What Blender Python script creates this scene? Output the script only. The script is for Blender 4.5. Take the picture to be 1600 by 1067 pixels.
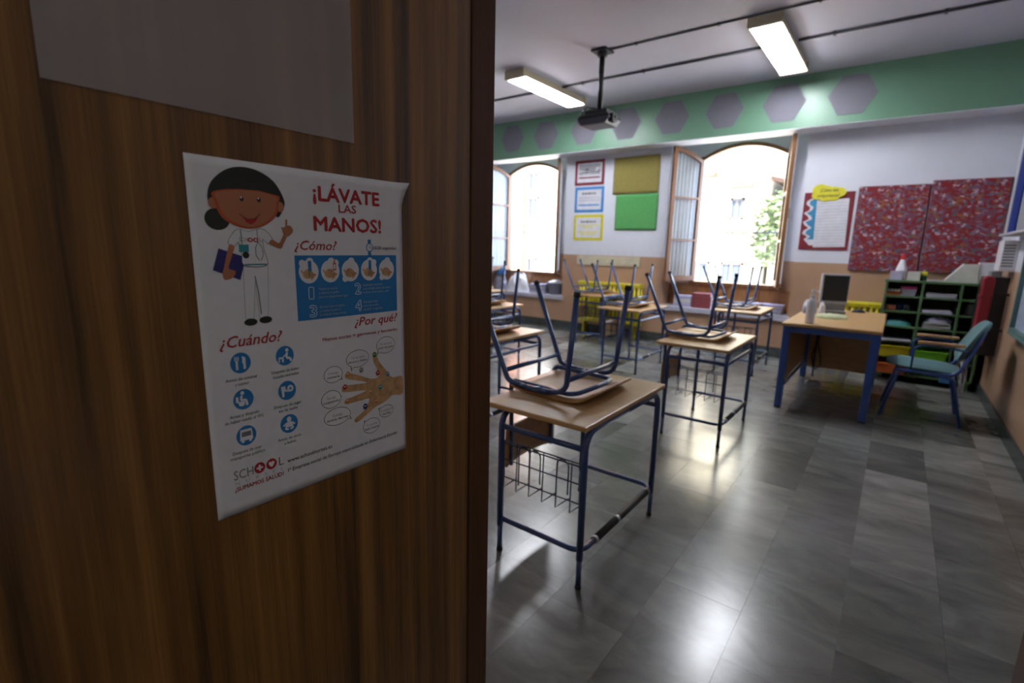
import bpy, bmesh, math, random
from mathutils import Vector, Matrix
random.seed(7)
PI = math.pi
for o in list(bpy.data.objects):
    bpy.data.objects.remove(o)
SC = bpy.context.scene
COL = SC.collection

# ------------------------------------------------------------------ camera
F_PX, YAW, PITCH, ROLL = 781.504, math.radians(37.262), math.radians(-10.900), math.radians(1.3196)
fw = Vector((-math.sin(YAW)*math.cos(PITCH), math.cos(YAW)*math.cos(PITCH), math.sin(PITCH)))
rt = Vector((math.cos(YAW), math.sin(YAW), 0)); up = rt.cross(fw)
r2 = math.cos(ROLL)*rt + math.sin(ROLL)*up; u2 = -math.sin(ROLL)*rt + math.cos(ROLL)*up
cam = bpy.data.cameras.new('camera'); camo = bpy.data.objects.new('camera', cam); COL.objects.link(camo)
cam.sensor_width = 36; cam.lens = F_PX/1600*36; cam.clip_start = .02
camo.matrix_world = Matrix((r2, u2, -fw)).transposed().to_4x4()
camo.location = (0, 0, 1.40)
cam.dof.use_dof = True; cam.dof.focus_distance = .86; cam.dof.aperture_fstop = 4.0
SC.camera = camo

# ------------------------------------------------------------------ world, sun, exposure
W = bpy.data.worlds.new('sky'); SC.world = W; W.use_nodes = True
wn = W.node_tree.nodes; bg = wn['Background']
bg.inputs[0].default_value = (.62, .76, 1, 1); bg.inputs[1].default_value = 3.3
sun = bpy.data.lights.new('sun', 'SUN'); sun.energy = 13.0; sun.angle = math.radians(.6); sun.color = (1, .93, .80)
suno = bpy.data.objects.new('sun', sun); COL.objects.link(suno)
suno.rotation_euler = Vector((.25, .66, -.95)).to_track_quat('-Z', 'Y').to_euler()
LAMP = 11.5            # ceiling fixtures' tubes
CORRIDOR_FILL = 3.3  # strength of the fill lamp added in the unseen corridor
vs = SC.view_settings
vs.view_transform = 'Standard'; vs.look = 'None'; vs.exposure = 2.2; vs.gamma = 1; vs.use_curve_mapping = False
SC.cycles.use_denoising = True
SC.cycles.max_bounces = 8; SC.cycles.diffuse_bounces = 5
SC.cycles.caustics_reflective = False; SC.cycles.caustics_refractive = False
SC.cycles.sample_clamp_indirect = 6

# ------------------------------------------------------------------ materials
MATS = {}
def nd(nt, t, **k):
    n = nt.nodes.new(t)
    for a, b in k.items(): setattr(n, a, b)
    return n
def mat(name, col, rough=.5, metal=0, var=.08, scale=12, bump=0, coat=0, spec=.5, emit=None, alpha=1, trans=0, stretch=None):
    if name in MATS: return MATS[name]
    m = bpy.data.materials.new(name); m.use_nodes = True; nt = m.node_tree
    p = nt.nodes['Principled BSDF']
    tc = nd(nt, 'ShaderNodeTexCoord'); src = tc.outputs['Object']
    if stretch:
        mp = nd(nt, 'ShaderNodeMapping'); mp.inputs['Scale'].default_value = stretch
        nt.links.new(src, mp.inputs[0]); src = mp.outputs[0]
    nz = nd(nt, 'ShaderNodeTexNoise'); nz.inputs['Scale'].default_value = scale; nz.inputs['Detail'].default_value = 5
    nt.links.new(src, nz.inputs['Vector'])
    rp = nd(nt, 'ShaderNodeValToRGB')
    rp.color_ramp.elements[0].position = .3; rp.color_ramp.elements[1].position = .7
    rp.color_ramp.elements[0].color = (*[max(0, c*(1-var)) for c in col], 1)
    rp.color_ramp.elements[1].color = (*[min(1, c*(1+var)) for c in col], 1)
    nt.links.new(nz.outputs[0], rp.inputs[0]); nt.links.new(rp.outputs[0], p.inputs['Base Color'])
    p.inputs['Roughness'].default_value = rough; p.inputs['Metallic'].default_value = metal
    p.inputs['Specular IOR Level'].default_value = spec
    p.inputs['Coat Weight'].default_value = coat; p.inputs['Coat Roughness'].default_value = .12
    p.inputs['Alpha'].default_value = alpha; p.inputs['Transmission Weight'].default_value = trans
    if bump:
        b = nd(nt, 'ShaderNodeBump'); b.inputs['Strength'].default_value = bump; b.inputs['Distance'].default_value = .01
        nt.links.new(nz.outputs[0], b.inputs['Height']); nt.links.new(b.outputs[0], p.inputs['Normal'])
    if emit:
        p.inputs['Emission Color'].default_value = (*emit[:3], 1); p.inputs['Emission Strength'].default_value = emit[3]
    MATS[name] = m
    return m

def wood_door_mat():
    m = bpy.data.materials.new('sapele_veneer'); m.use_nodes = True; nt = m.node_tree; L = nt.links.new
    p = nt.nodes['Principled BSDF']; tc = nd(nt, 'ShaderNodeTexCoord')
    mp = nd(nt, 'ShaderNodeMapping'); mp.inputs['Scale'].default_value = (1, 26, .55); L(tc.outputs['Object'], mp.inputs[0])
    n1 = nd(nt, 'ShaderNodeTexNoise'); n1.inputs['Scale'].default_value = 1.6; n1.inputs['Detail'].default_value = 3; n1.inputs['Distortion'].default_value = .25
    mp2 = nd(nt, 'ShaderNodeMapping'); mp2.inputs['Scale'].default_value = (1, 420, 9); L(tc.outputs['Object'], mp2.inputs[0])
    n2 = nd(nt, 'ShaderNodeTexNoise'); n2.inputs['Scale'].default_value = 1.0; n2.inputs['Detail'].default_value = 2
    L(mp.outputs[0], n1.inputs['Vector']); L(mp2.outputs[0], n2.inputs['Vector'])
    ad = nd(nt, 'ShaderNodeMath', operation='MULTIPLY_ADD'); ad.inputs[1].default_value = .28; L(n2.outputs[0], ad.inputs[0]); 
    sb = nd(nt, 'ShaderNodeMath', operation='SUBTRACT'); sb.inputs[1].default_value = .14; L(n1.outputs[0], sb.inputs[0]); L(sb.outputs[0], ad.inputs[2])
    rp = nd(nt, 'ShaderNodeValToRGB'); e = rp.color_ramp.elements
    e[0].position = .30; e[0].color = (.046, .0195, .0042, 1); e[1].position = .72; e[1].color = (.27, .126, .027, 1)
    k = e.new(.5); k.color = (.150, .066, .0135, 1)
    L(ad.outputs[0], rp.inputs[0]); L(rp.outputs[0], p.inputs['Base Color'])
    p.inputs['Roughness'].default_value = .42; p.inputs['Coat Weight'].default_value = .35; p.inputs['Coat Roughness'].default_value = .22
    b = nd(nt, 'ShaderNodeBump'); b.inputs['Strength'].default_value = .08; b.inputs['Distance'].default_value = .002
    L(n2.outputs[0], b.inputs['Height']); L(b.outputs[0], p.inputs['Normal'])
    return m
def stone_tile_mat():
    m = bpy.data.materials.new('grey_stone_tile'); m.use_nodes = True; nt = m.node_tree; L = nt.links.new
    p = nt.nodes['Principled BSDF']; ge = nd(nt, 'ShaderNodeNewGeometry'); oi = nd(nt, 'ShaderNodeObjectInfo')
    mu = nd(nt, 'ShaderNodeVectorMath', operation='MULTIPLY_ADD'); cx = nd(nt, 'ShaderNodeCombineXYZ')
    for i in range(3): L(oi.outputs['Random'], cx.inputs[i])
    mu.inputs[1].default_value = (37, 53, 71); L(cx.outputs[0], mu.inputs[0]); L(ge.outputs['Position'], mu.inputs[2])
    rot = nd(nt, 'ShaderNodeMapping'); rot.inputs['Scale'].default_value = (1.0, 2.3, 1); rot.inputs['Rotation'].default_value = (0, 0, .9)
    L(mu.outputs[0], rot.inputs[0])
    n1 = nd(nt, 'ShaderNodeTexNoise'); n1.inputs['Scale'].default_value = 2.6; n1.inputs['Detail'].default_value = 9; n1.inputs['Roughness'].default_value = .62; n1.inputs['Distortion'].default_value = .7
    L(rot.outputs[0], n1.inputs['Vector'])
    rp = nd(nt, 'ShaderNodeValToRGB'); e = rp.color_ramp.elements
    e[0].position = .28; e[0].color = (.105, .108, .100, 1); e[1].position = .84; e[1].color = (.31, .31, .29, 1)
    L(n1.outputs[0], rp.inputs[0])
    # whole-tile shade: most tiles alike, some paler, some darker
    rr = nd(nt, 'ShaderNodeValToRGB'); q = rr.color_ramp.elements
    q[0].position = 0; q[0].color = (.62, .62, .60, 1); q[1].position = 1; q[1].color = (1.45, 1.45, 1.43, 1)
    for ps, c in ((.35, .84), (.6, .95), (.85, 1.12)): z = q.new(ps); z.color = (c, c, c*.985, 1)
    L(oi.outputs['Random'], rr.inputs[0])
    mx = nd(nt, 'ShaderNodeMix', data_type='RGBA', blend_type='MULTIPLY'); mx.inputs[0].default_value = 1
    L(rp.outputs[0], mx.inputs[6]); L(rr.outputs[0], mx.inputs[7]); L(mx.outputs[2], p.inputs['Base Color'])
    n3 = nd(nt, 'ShaderNodeTexNoise'); n3.inputs['Scale'].default_value = 5; n3.inputs['Detail'].default_value = 6; L(ge.outputs['Position'], n3.inputs['Vector'])
    mr = nd(nt, 'ShaderNodeMapRange'); mr.inputs[3].default_value = .19; mr.inputs[4].default_value = .268
    L(n3.outputs[0], mr.inputs[0]); L(mr.outputs[0], p.inputs['Roughness'])
    p.inputs['Specular IOR Level'].default_value = .7
    b = nd(nt, 'ShaderNodeBump'); b.inputs['Strength'].default_value = .06; b.inputs['Distance'].default_value = .004
    L(n3.outputs[0], b.inputs['Height']); L(b.outputs[0], p.inputs['Normal'])
    return m
def fabric_print_mat():
    m = bpy.data.materials.new('red_patterned_cloth'); m.use_nodes = True; nt = m.node_tree; L = nt.links.new
    p = nt.nodes['Principled BSDF']; tc = nd(nt, 'ShaderNodeTexCoord')
    mp = nd(nt, 'ShaderNodeMapping'); mp.inputs['Scale'].default_value = (1, 1, 1.25); L(tc.outputs['Object'], mp.inputs[0])
    nz = nd(nt, 'ShaderNodeTexNoise'); nz.inputs['Scale'].default_value = 9; nz.inputs['Detail'].default_value = 2; L(mp.outputs[0], nz.inputs['Vector'])
    av = nd(nt, 'ShaderNodeVectorMath', operation='MULTIPLY_ADD'); av.inputs[1].default_value = (.09, .09, .09)
    L(nz.outputs[1], av.inputs[0]); L(mp.outputs[0], av.inputs[2])
    v = nd(nt, 'ShaderNodeTexVoronoi'); v.inputs['Scale'].default_value = 34; L(av.outputs[0], v.inputs['Vector'])
    sp = nd(nt, 'ShaderNodeSeparateColor'); L(v.outputs['Color'], sp.inputs[0])
    rp = nd(nt, 'ShaderNodeValToRGB'); rp.color_ramp.interpolation = 'CONSTANT'; e = rp.color_ramp.elements
    e[0].color = (.22, .012, .018, 1); e[1].position = .42; e[1].color = (.17, .050, .085, 1)
    for ps, c in ((.66, (.20, .13, .18)), (.78, (.42, .30, .34)), (.85, (.24, .095, .04)), (.92, (.09, .10, .14))):
        z = e.new(ps); z.color = (*c, 1)
    L(sp.outputs[0], rp.inputs[0]); L(rp.outputs[0], p.inputs['Base Color']); p.inputs['Roughness'].default_value = .75
    return m
def glass_mat():
    m = bpy.data.materials.new('window_glass'); m.use_nodes = True; nt = m.node_tree; L = nt.links.new
    nt.nodes.remove(nt.nodes['Principled BSDF']); out = nt.nodes['Material Output']
    t = nd(nt, 'ShaderNodeBsdfTransparent'); t.inputs[0].default_value = (.93, .95, .94, 1)
    g = nd(nt, 'ShaderNodeBsdfGlossy'); g.inputs['Roughness'].default_value = .02
    fr = nd(nt, 'ShaderNodeFresnel'); fr.inputs[0].default_value = 1.5
    ge = nd(nt, 'ShaderNodeNewGeometry'); iv = nd(nt, 'ShaderNodeMath', operation='SUBTRACT'); iv.inputs[0].default_value = 1; L(ge.outputs['Backfacing'], iv.inputs[1])
    ml = nd(nt, 'ShaderNodeMath', operation='MULTIPLY'); L(fr.outputs[0], ml.inputs[0]); L(iv.outputs[0], ml.inputs[1])   # only the outer surface of the pane mirrors
    mx = nd(nt, 'ShaderNodeMixShader'); L(ml.outputs[0], mx.inputs[0]); L(t.outputs[0], mx.inputs[1]); L(g.outputs[0], mx.inputs[2]); L(mx.outputs[0], out.inputs[0])
    return m

def curtain_mat():
    m = bpy.data.materials.new('curtain_voile'); m.use_nodes = True; nt = m.node_tree; L = nt.links.new
    nt.nodes.remove(nt.nodes['Principled BSDF']); out = nt.nodes['Material Output']
    tc = nd(nt, 'ShaderNodeTexCoord'); nz = nd(nt, 'ShaderNodeTexNoise'); nz.inputs['Scale'].default_value = 40; L(tc.outputs['Object'], nz.inputs['Vector'])
    rp = nd(nt, 'ShaderNodeValToRGB'); rp.color_ramp.elements[0].color = (.78, .78, .82, 1); rp.color_ramp.elements[1].color = (.90, .90, .92, 1); L(nz.outputs[0], rp.inputs[0])
    d = nd(nt, 'ShaderNodeBsdfDiffuse'); t = nd(nt, 'ShaderNodeBsdfTranslucent'); L(rp.outputs[0], d.inputs[0]); L(rp.outputs[0], t.inputs[0])
    mx = nd(nt, 'ShaderNodeMixShader'); mx.inputs[0].default_value = .5; L(d.outputs[0], mx.inputs[1]); L(t.outputs[0], mx.inputs[2]); L(mx.outputs[0], out.inputs[0])
    return m
M = dict(
    ceil=mat('ceiling_paint', (.585, .575, .69), .75, var=.02, scale=3, bump=.02),
    white=mat('wall_paint_white', (.66, .68, .75), .6, var=.02, scale=4, bump=.02),
    tan=mat('wall_paint_tan', (.46, .285, .18), .35, var=.03, scale=5, bump=.02),
    green=mat('beam_paint_green', (.15, .29, .195), .34, var=.03, scale=5),
    soffit=mat('beam_underside_white', (.66, .67, .73), .6, var=.02),
    hexa=mat('hexagon_card_grey', (.185, .18, .215), .8, var=.03),
    skirt=mat('skirting_stone', (.055, .065, .062), .25, var=.3, scale=20),
    sill=mat('sill_stone', (.50, .50, .58), .3, var=.08, scale=15),
    corridor=mat('corridor_paint', (.55, .53, .50), .7, var=.03),
    grout=mat('floor_bed', (.10, .10, .095), .7, var=.1),
    wframe=mat('window_wood', (.20, .085, .030), .38, var=.22, scale=6, stretch=(3, 3, .4)),
    door=wood_door_mat(), tile=stone_tile_mat(), cloth=fabric_print_mat(), glass=glass_mat(),
    apron=mat('apron_wood', (.30, .135, .045), .4, var=.2, scale=6, stretch=(3, 3, .5)),
    jamb=mat('door_frame_wood', (.085, .034, .014), .5, var=.25, scale=5, stretch=(40, 40, .6), spec=.3),
    gap=mat('hinge_gap_shade', (.012, .006, .003), .6),
    paper=mat('paper_white', (.64, .64, .69), .75, var=.03, scale=60),
    film=mat('frosted_film', (.45, .40, .40), .45, var=.05, alpha=.38),
    beech=mat('beech_laminate', (.49, .30, .125), .40, var=.10, scale=5, stretch=(1.2, 9, 1), coat=.04),
    beech2=mat('beech_plywood', (.42, .225, .09), .42, var=.14, scale=5, stretch=(1.2, 9, 6), coat=.04),
    edge=mat('desk_edge_band', (.34, .21, .10), .4, var=.1),
    blue=mat('blue_enamel_tube', (.028, .062, .185), .28, var=.05, coat=.3),
    blue2=mat('blue_enamel_frame', (.035, .095, .33), .3, var=.05, coat=.3),
    black=mat('black_rubber', (.012, .012, .013), .55, var=.1),
    projgrey=mat('projector_grey', (.075, .075, .10), .45),
    blackp=mat('black_plastic', (.016, .016, .018), .4, var=.1),
    wire=mat('dark_wire', (.018, .030, .062), .35),
    steel=mat('bright_steel', (.55, .56, .58), .3, metal=1),
    lampbody=mat('lamp_housing_cream', (.50, .44, .30), .5, var=.04),
    lampglow=mat('lamp_diffuser', (.9, .9, .88), .5, emit=(.90, .93, 1, LAMP)),
    corrfill=mat('corridor_fill_glow', (.9, .9, .88), .5, emit=(1, .95, .90, CORRIDOR_FILL)),
    conduit=mat('dark_conduit', (.05, .05, .058), .5),
    yellow=mat('yellow_radiator_paint', (.62, .52, .02), .3, var=.05, coat=.2),
    greens=mat('green_shelf_paint', (.085, .165, .068), .42, var=.12),
    dark=mat('shelf_back_brown', (.085, .058, .036), .6, var=.2),
    teal=mat('teal_upholstery', (.090, .185, .195), .85, var=.14, scale=150, bump=.1),
    armwood=mat('armrest_wood', (.47, .27, .13), .4, var=.12, stretch=(2, 12, 12)),
    pr_red=mat('print_dark_red', (.36, .018, .022), .7), pr_blue=mat('print_blue', (.012, .165, .42), .7),
    pr_white=mat('print_white', (.64, .64, .69), .75), pr_black=mat('print_black', (.020, .020, .022), .7),
    pr_grey=mat('print_grey', (.16, .16, .17), .7), pr_skin=mat('print_brown_skin', (.37, .145, .072), .7),
    pr_skin2=mat('print_skin_shade', (.40, .075, .025), .7), pr_hair=mat('print_hair', (.018, .020, .019), .7),
    pr_navy=mat('print_navy', (.025, .022, .14), .7), pr_teal=mat('print_teal', (.02, .22, .25), .7),
    pr_hand=mat('print_photo_skin', (.46, .27, .13), .7, var=.25, scale=90), pr_lgrey=mat('print_light_grey', (.36, .36, .39), .7),
    pr_orange=mat('print_orange', (.5, .18, .03), .7), pr_green=mat('print_green', (.04, .14, .04), .7),
    bd_red=mat('card_dark_red', (.20, .014, .026), .6), bd_blue=mat('card_blue', (.055, .24, .58), .6), bd_yel=mat('card_yellow', (.66, .60, .03), .6),
    khaki=mat('khaki_felt', (.27, .225, .062), .9, var=.12, scale=60), felt=mat('green_felt', (.095, .35, .105), .9, var=.08, scale=40),
    rackcream=mat('rack_cream', (.58, .53, .38), .5), torn=mat('torn_blue_paper', (.045, .25, .45), .7, var=.1), 
    whitep=mat('white_plastic', (.80, .80, .84), .35, var=.03), greyp=mat('grey_plastic', (.20, .20, .21), .45), lgreyp=mat('light_grey_plastic', (.42, .42, .45), .45),
    screen=mat('dark_screen', (.014, .014, .013), .35), redp=mat('red_plastic', (.50, .012, .014), .4), redmat=mat('red_foam_mat', (.24, .010, .022), .5),
    pink=mat('pink_lid', (.72, .03, .26), .4), orange=mat('orange_card', (.45, .10, .015), .6), brick=mat('salmon_blocks', (.55, .17, .09), .6),
    cyan=mat('cyan_bag', (.10, .40, .44), .5), mint=mat('mint_cloth', (.50, .55, .34), .9, bump=.3, scale=40), lime=mat('lime_bin', (.16, .48, .02), .4),
    yelbin=mat('yellow_bin', (.45, .38, .01), .4), bag=mat('grey_plastic_bag', (.26, .25, .31), .35, var=.25, scale=20), clear=mat('clear_bottle', (.35, .35, .36), .2, alpha=.55),
    folder=mat('cream_card', (.58, .57, .52), .7), lav=mat('lavender_paper', (.45, .42, .58), .7), maroon=mat('maroon_book', (.24, .05, .055), .6),
    boardface=mat('whiteboard_face', (.38, .47, .60), .22, var=.02), boardgrey=mat('panel_grey', (.25, .27, .31), .7, var=.03, spec=.15), navy=mat('navy_edge', (.012, .03, .16), .7, spec=.1), alu=mat('green_grey_frame', (.10, .18, .17), .4),
    facade=mat('facade_cream_render', (.58, .50, .35), .85, var=.04, scale=2), facade2=mat('facade_white_render', (.50, .48, .43), .85, var=.03, scale=2),
    fbrick=mat('facade_brick', (.50, .20, .11), .85, var=.2, scale=10), froof=mat('roof_clay', (.09, .045, .025), .8, var=.2), fwin=mat('far_window_glass', (.035, .045, .06), .35), fshut=mat('far_shutter', (.09, .07, .05), .6),
    leaf=mat('tree_leaves', (.075, .10, .035), .7, var=.4, scale=3), bark=mat('bark', (.12, .075, .045), .9), street=mat('street_paving', (.48, .46, .43), .8), iron=mat('iron_railing', (.03, .03, .035), .5),
    curtain=curtain_mat(),
)

# ------------------------------------------------------------------ mesh builder
def fillet(pts, R, n=6):
    P = [Vector(p) for p in pts]; out = [P[0]]
    for i in range(1, len(P)-1):
        a, b, c = P[i-1], P[i], P[i+1]; u = (a-b); v = (c-b); lu, lv = u.length, v.length; u.normalize(); v.normalize()
        ang = u.angle(v)
        if ang > PI-.02: out.append(b); continue
        d = min(R/math.tan(ang/2), lu*.49, lv*.49); r = d*math.tan(ang/2)
        ctr = b+(u+v).normalized()*(r/math.sin(ang/2)); s = b+u*d-ctr; e = b+v*d-ctr
        tot = s.angle(e); ax = s.cross(e).normalized()
        for k in range(n+1): out.append(ctr+Matrix.Rotation(tot*k/n, 3, ax) @ s)
    out.append(P[-1]); return out
class Flat: pass
class MB:
    def __init__(s): s.v = []; s.f = []; s.mi = []; s.sm = []
    def add(s, vs, fs, mi=0, sm=False):
        k = len(s.v); s.v += [tuple(p) for p in vs]
        for f in fs: s.f.append([i+k for i in f]); s.mi.append(mi); s.sm.append(sm)
        return s
    def box(s, x0, x1, y0, y1, z0, z1, mi=0):
        v = [(x, y, z) for z in (z0, z1) for y in (y0, y1) for x in (x0, x1)]
        return s.add(v, [(0, 2, 3, 1), (4, 5, 7, 6), (0, 1, 5, 4), (2, 6, 7, 3), (0, 4, 6, 2), (1, 3, 7, 5)], mi)
    def tube(s, pts, r, n=10, mi=0, fil=0, fn=6, r2=None):
        P = fillet(pts, fil, fn) if fil else [Vector(p) for p in pts]
        N = len(P); vs = []; nrm = None
        for i in range(N):
            t = ((P[min(i+1, N-1)]-P[max(i-1, 0)])).normalized()
            if nrm is None: nrm = t.orthogonal().normalized()
            else: nrm = (nrm-t*nrm.dot(t)).normalized()
            b = t.cross(nrm); rr = r if r2 is None else r+(r2-r)*i/(N-1)
            for k in range(n): a = 2*PI*k/n; vs.append(P[i]+(nrm*math.cos(a)+b*math.sin(a))*rr)
        fs = [(i*n+k, i*n+(k+1) % n, (i+1)*n+(k+1) % n, (i+1)*n+k) for i in range(N-1) for k in range(n)]
        s.add(vs, fs, mi, True)
        k0 = len(s.v)-N*n
        for f in ([k0+k for k in reversed(range(n))], [k0+(N-1)*n+k for k in range(n)]):
            s.f.append(f); s.mi.append(mi); s.sm.append(False)
        return s
    def lathe(s, prof, c=(0, 0, 0), n=20, mi=0):
        vs = [(c[0]+r*math.cos(2*PI*k/n), c[1]+r*math.sin(2*PI*k/n), c[2]+z) for r, z in prof for k in range(n)]
        fs = [(i*n+k, i*n+(k+1) % n, (i+1)*n+(k+1) % n, (i+1)*n+k) for i in range(len(prof)-1) for k in range(n)]
        s.add(vs, fs, mi, True); k0 = len(s.v)-len(vs)
        for f in ([k0+k for k in reversed(range(n))], [k0+(len(prof)-1)*n+k for k in range(n)]):
            s.f.append(f); s.mi.append(mi); s.sm.append(False)
        return s
    def prism(s, poly, lo, hi, axis='y', mi=0):
        def p3(a, b, h): return {'x': (h, a, b), 'y': (a, h, b), 'z': (a, b, h)}[axis]
        n = len(poly); vs = [p3(a, b, lo) for a, b in poly]+[p3(a, b, hi) for a, b in poly]
        ar = sum(poly[i][0]*poly[(i+1) % n][1]-poly[(i+1) % n][0]*poly[i][1] for i in range(n))
        flip = (ar > 0) != (axis == 'y')
        top = list(range(n, 2*n)); bot = list(reversed(range(n))); side = [(i, (i+1) % n, n+(i+1) % n, n+i) for i in range(n)]
        fs = [bot, top]+side
        if not flip: fs = [list(reversed(f)) for f in fs]
        return s.add(vs, fs, mi)
    def grid(s, fn, nu, nv, mi=0, sm=True):
        vs = [fn(i/nu, j/nv) for j in range(nv+1) for i in range(nu+1)]
        fs = [(j*(nu+1)+i, j*(nu+1)+i+1, (j+1)*(nu+1)+i+1, (j+1)*(nu+1)+i) for j in range(nv) for i in range(nu)]
        return s.add(vs, fs, mi, sm)
    def mesh(s, name, mats):
        me = bpy.data.meshes.new(name); me.from_pydata(s.v, [], s.f)
        if not isinstance(s, Flat):
            bm = bmesh.new(); bm.from_mesh(me); bmesh.ops.recalc_face_normals(bm, faces=bm.faces); bm.to_mesh(me); bm.free()
        for m in (mats if isinstance(mats, (list, tuple)) else [mats]): me.materials.append(m)
        me.polygons.foreach_set('material_index', s.mi); me.polygons.foreach_set('use_smooth', s.sm); me.update()
        return me
    def build(s, name, mats, parent=None, bev=0, loc=None, solid=0):
        o = bpy.data.objects.new(name, s.mesh(name, mats)); COL.objects.link(o); o.parent = parent
        if loc: o.location = loc
        if solid: m = o.modifiers.new('thickness', 'SOLIDIFY'); m.thickness = solid; m.offset = 0
        if bev: m = o.modifiers.new('edge', 'BEVEL'); m.width = bev; m.segments = 2; m.limit_method = 'ANGLE'; m.angle_limit = math.radians(40)
        return o
def tag(o, label=None, cat=None, group=None, kind=None):
    if label: o['label'] = label
    if cat: o['category'] = cat
    if group: o['group'] = group
    if kind: o['kind'] = kind
    return o
def thing(name, loc, label, cat, group=None, rz=0):
    o = bpy.data.objects.new(name, None); COL.objects.link(o); o.location = loc; o.rotation_euler = (0, 0, rz); o.empty_display_size = .1
    return tag(o, label, cat, group)
def struct(o): o['kind'] = 'structure'; return o
def copy_tree(o, parent=None):
    c = o.copy(); COL.objects.link(c); c.parent = parent
    for ch in o.children: copy_tree(ch, c)
    return c
def bx(name, b, m, parent=None, bev=0): return MB().box(*b).build(name, m, parent, bev)
def rbox(name, b, m, parent=None, bev=.003): return bx(name, b, m, parent, bev)

# ------------------------------------------------------------------ room shell
XL, XR, YN, YB, ZC = -7.0, .82, .735, 7.40, 3.43
ZT = 1.27
YO = 7.90
floor = struct(MB().box(-7.3, 2.6, -2.2, 7.95, -.15, -.006).build('floor', M['grout']))
TW, TL = .315, .645
tile_me = MB().box(-TW/2+.0005, TW/2-.0005, -TL/2+.0005, TL/2-.0005, -.012, 0).mesh('tile', M['tile'])
offs = {0: 1.96, 1: 2.28, -1: 2.95, -2: 1.945}
ntile = 0
for c in range(-22, 3):
    x0 = c*TW; off = offs.get(c, random.random()*TL)
    k0 = math.ceil((YN-.08-off)/TL)-1
    for k in range(k0, 40):
        y0 = off+k*TL; y1 = y0+TL; a, b = max(y0, .66), min(y1, YB); xa, xb = max(x0, XL), min(x0+TW, XR)
        if b-a < .02 or xb-xa < .02: continue
        if b-a > TL-.001 and xb-xa > TW-.001: me = tile_me
        else: me = MB().box(-(xb-xa)/2+.0008, (xb-xa)/2-.0008, -(b-a)/2+.0008, (b-a)/2-.0008, -.012, 0).mesh('tile', M['tile'])
        t = bpy.data.objects.new('tile', me); COL.objects.link(t); t.parent = floor; t.location = ((xa+xb)/2, (a+b)/2, 0); ntile += 1
struct(MB().box(-7.2, 1.05, .66, 7.95, ZC, ZC+.2).build('ceiling', M['ceil']))

NICHE = {1: (-2.82, -1.09, -1.905), 2: (-6.30, -4.57, -5.46)}      # left edge, right edge, window centre
HW, ZS, ZW, ZA0, ZA1, NT = .555, .56, .93, 2.66, 2.82, 3.05          # half opening, sill, window bottom, spring, crown, niche top
def arch(dx, e=0): return ZA1+e-(ZA1-ZA0)*(dx/HW)**2
wb = MB()
def wbox(x0, x1, y0, y1, z0, z1):
    if z0 < ZT: wb.box(x0, x1, y0, y1, z0, min(z1, ZT), 1)
    if z1 > ZT: wb.box(x0, x1, y0, y1, max(z0, ZT), z1, 0)
for a, b in ((-7.2, -6.30), (-4.57, -2.82), (-1.09, 1.05)): wbox(a, b, YB, YO, 0, ZC)
for n, (a, b, c) in NICHE.items():
    wbox(a, b, YB, YO, 0, ZS-.06)
    wbox(a, b, YB, YO, NT, ZC)
    wbox(a, c-HW-.05, 7.76, YO, ZS-.06, NT); wbox(c+HW+.05, b, 7.76, YO, ZS-.06, NT); wbox(c-HW-.05, c+HW+.05, 7.80, YO, ZS-.06, ZW)
    w = HW+.05; arc = [(c+w*(1-2*k/16), arch(min(HW, abs(w*(1-2*k/16))), .05)) for k in range(17)]
    wb.prism([(c-w, NT), (c+w, NT)]+arc, 7.76, YO, 'y', 0)
struct(wb.build('wall_back', [M['white'], M['tan']]))
def split_wall(name, b):
    m = MB(); x0, x1, y0, y1, z0, z1 = b; m.box(x0, x1, y0, y1, z0, ZT, 1); m.box(x0, x1, y0, y1, ZT, z1, 0)
    return struct(m.build(name, [M['white'], M['tan']]))
split_wall('wall_right', (XR, XR+.2, .66, 7.40, 0, ZC)); split_wall('wall_left', (XL-.2, XL, .66, 7.40, 0, ZC))
DX, JR = -.61, .1625
m = MB()
for a, b in ((XL, DX-.08), (JR+.08, XR)): m.box(a, b, .672, YN, 0, ZT, 1); m.box(a, b, .672, YN, ZT, ZC, 0)
m.box(DX-.08, JR+.08, .672, YN, 2.16, ZC, 0); struct(m.build('wall_front', [M['white'], M['tan']]))
beam = struct(MB().box(XL, XR, 7.05, 7.40, 2.84, ZC, 0).box(XL, XR, 7.051, 7.40, 2.835, 2.8401, 1).build('trim_1', [M['green'], M['soffit']]))
struct(MB().box(XL, XR-.015, 7.382, 7.40, 0, .13).build('baseboard_back', M['skirt'], None, .002))
struct(MB().box(XR-.016, XR, YN, 7.38, 0, .11).build('baseboard_right', M['skirt'], None, .002))
# corridor behind the doorway
struct(MB().box(-2.6, 2.6, -2.2, -2.0, 0, 2.9).build('wall_corridor_back', M['corridor']))
struct(MB().box(-2.8, -2.6, -2.2, .672, 0, 2.9).build('wall_corridor_left', M['corridor']))
struct(MB().box(2.6, 2.8, -2.2, .735, 0, 2.9).build('wall_corridor_right', M['corridor']))
struct(MB().box(1.02, 2.6, .672, .735, 0, 2.9).build('wall_corridor_front', M['corridor']))
struct(MB().box(-2.8, 2.8, -2.2, .672, 2.9, 3.05).build('ceiling_corridor', M['corridor']))

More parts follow.
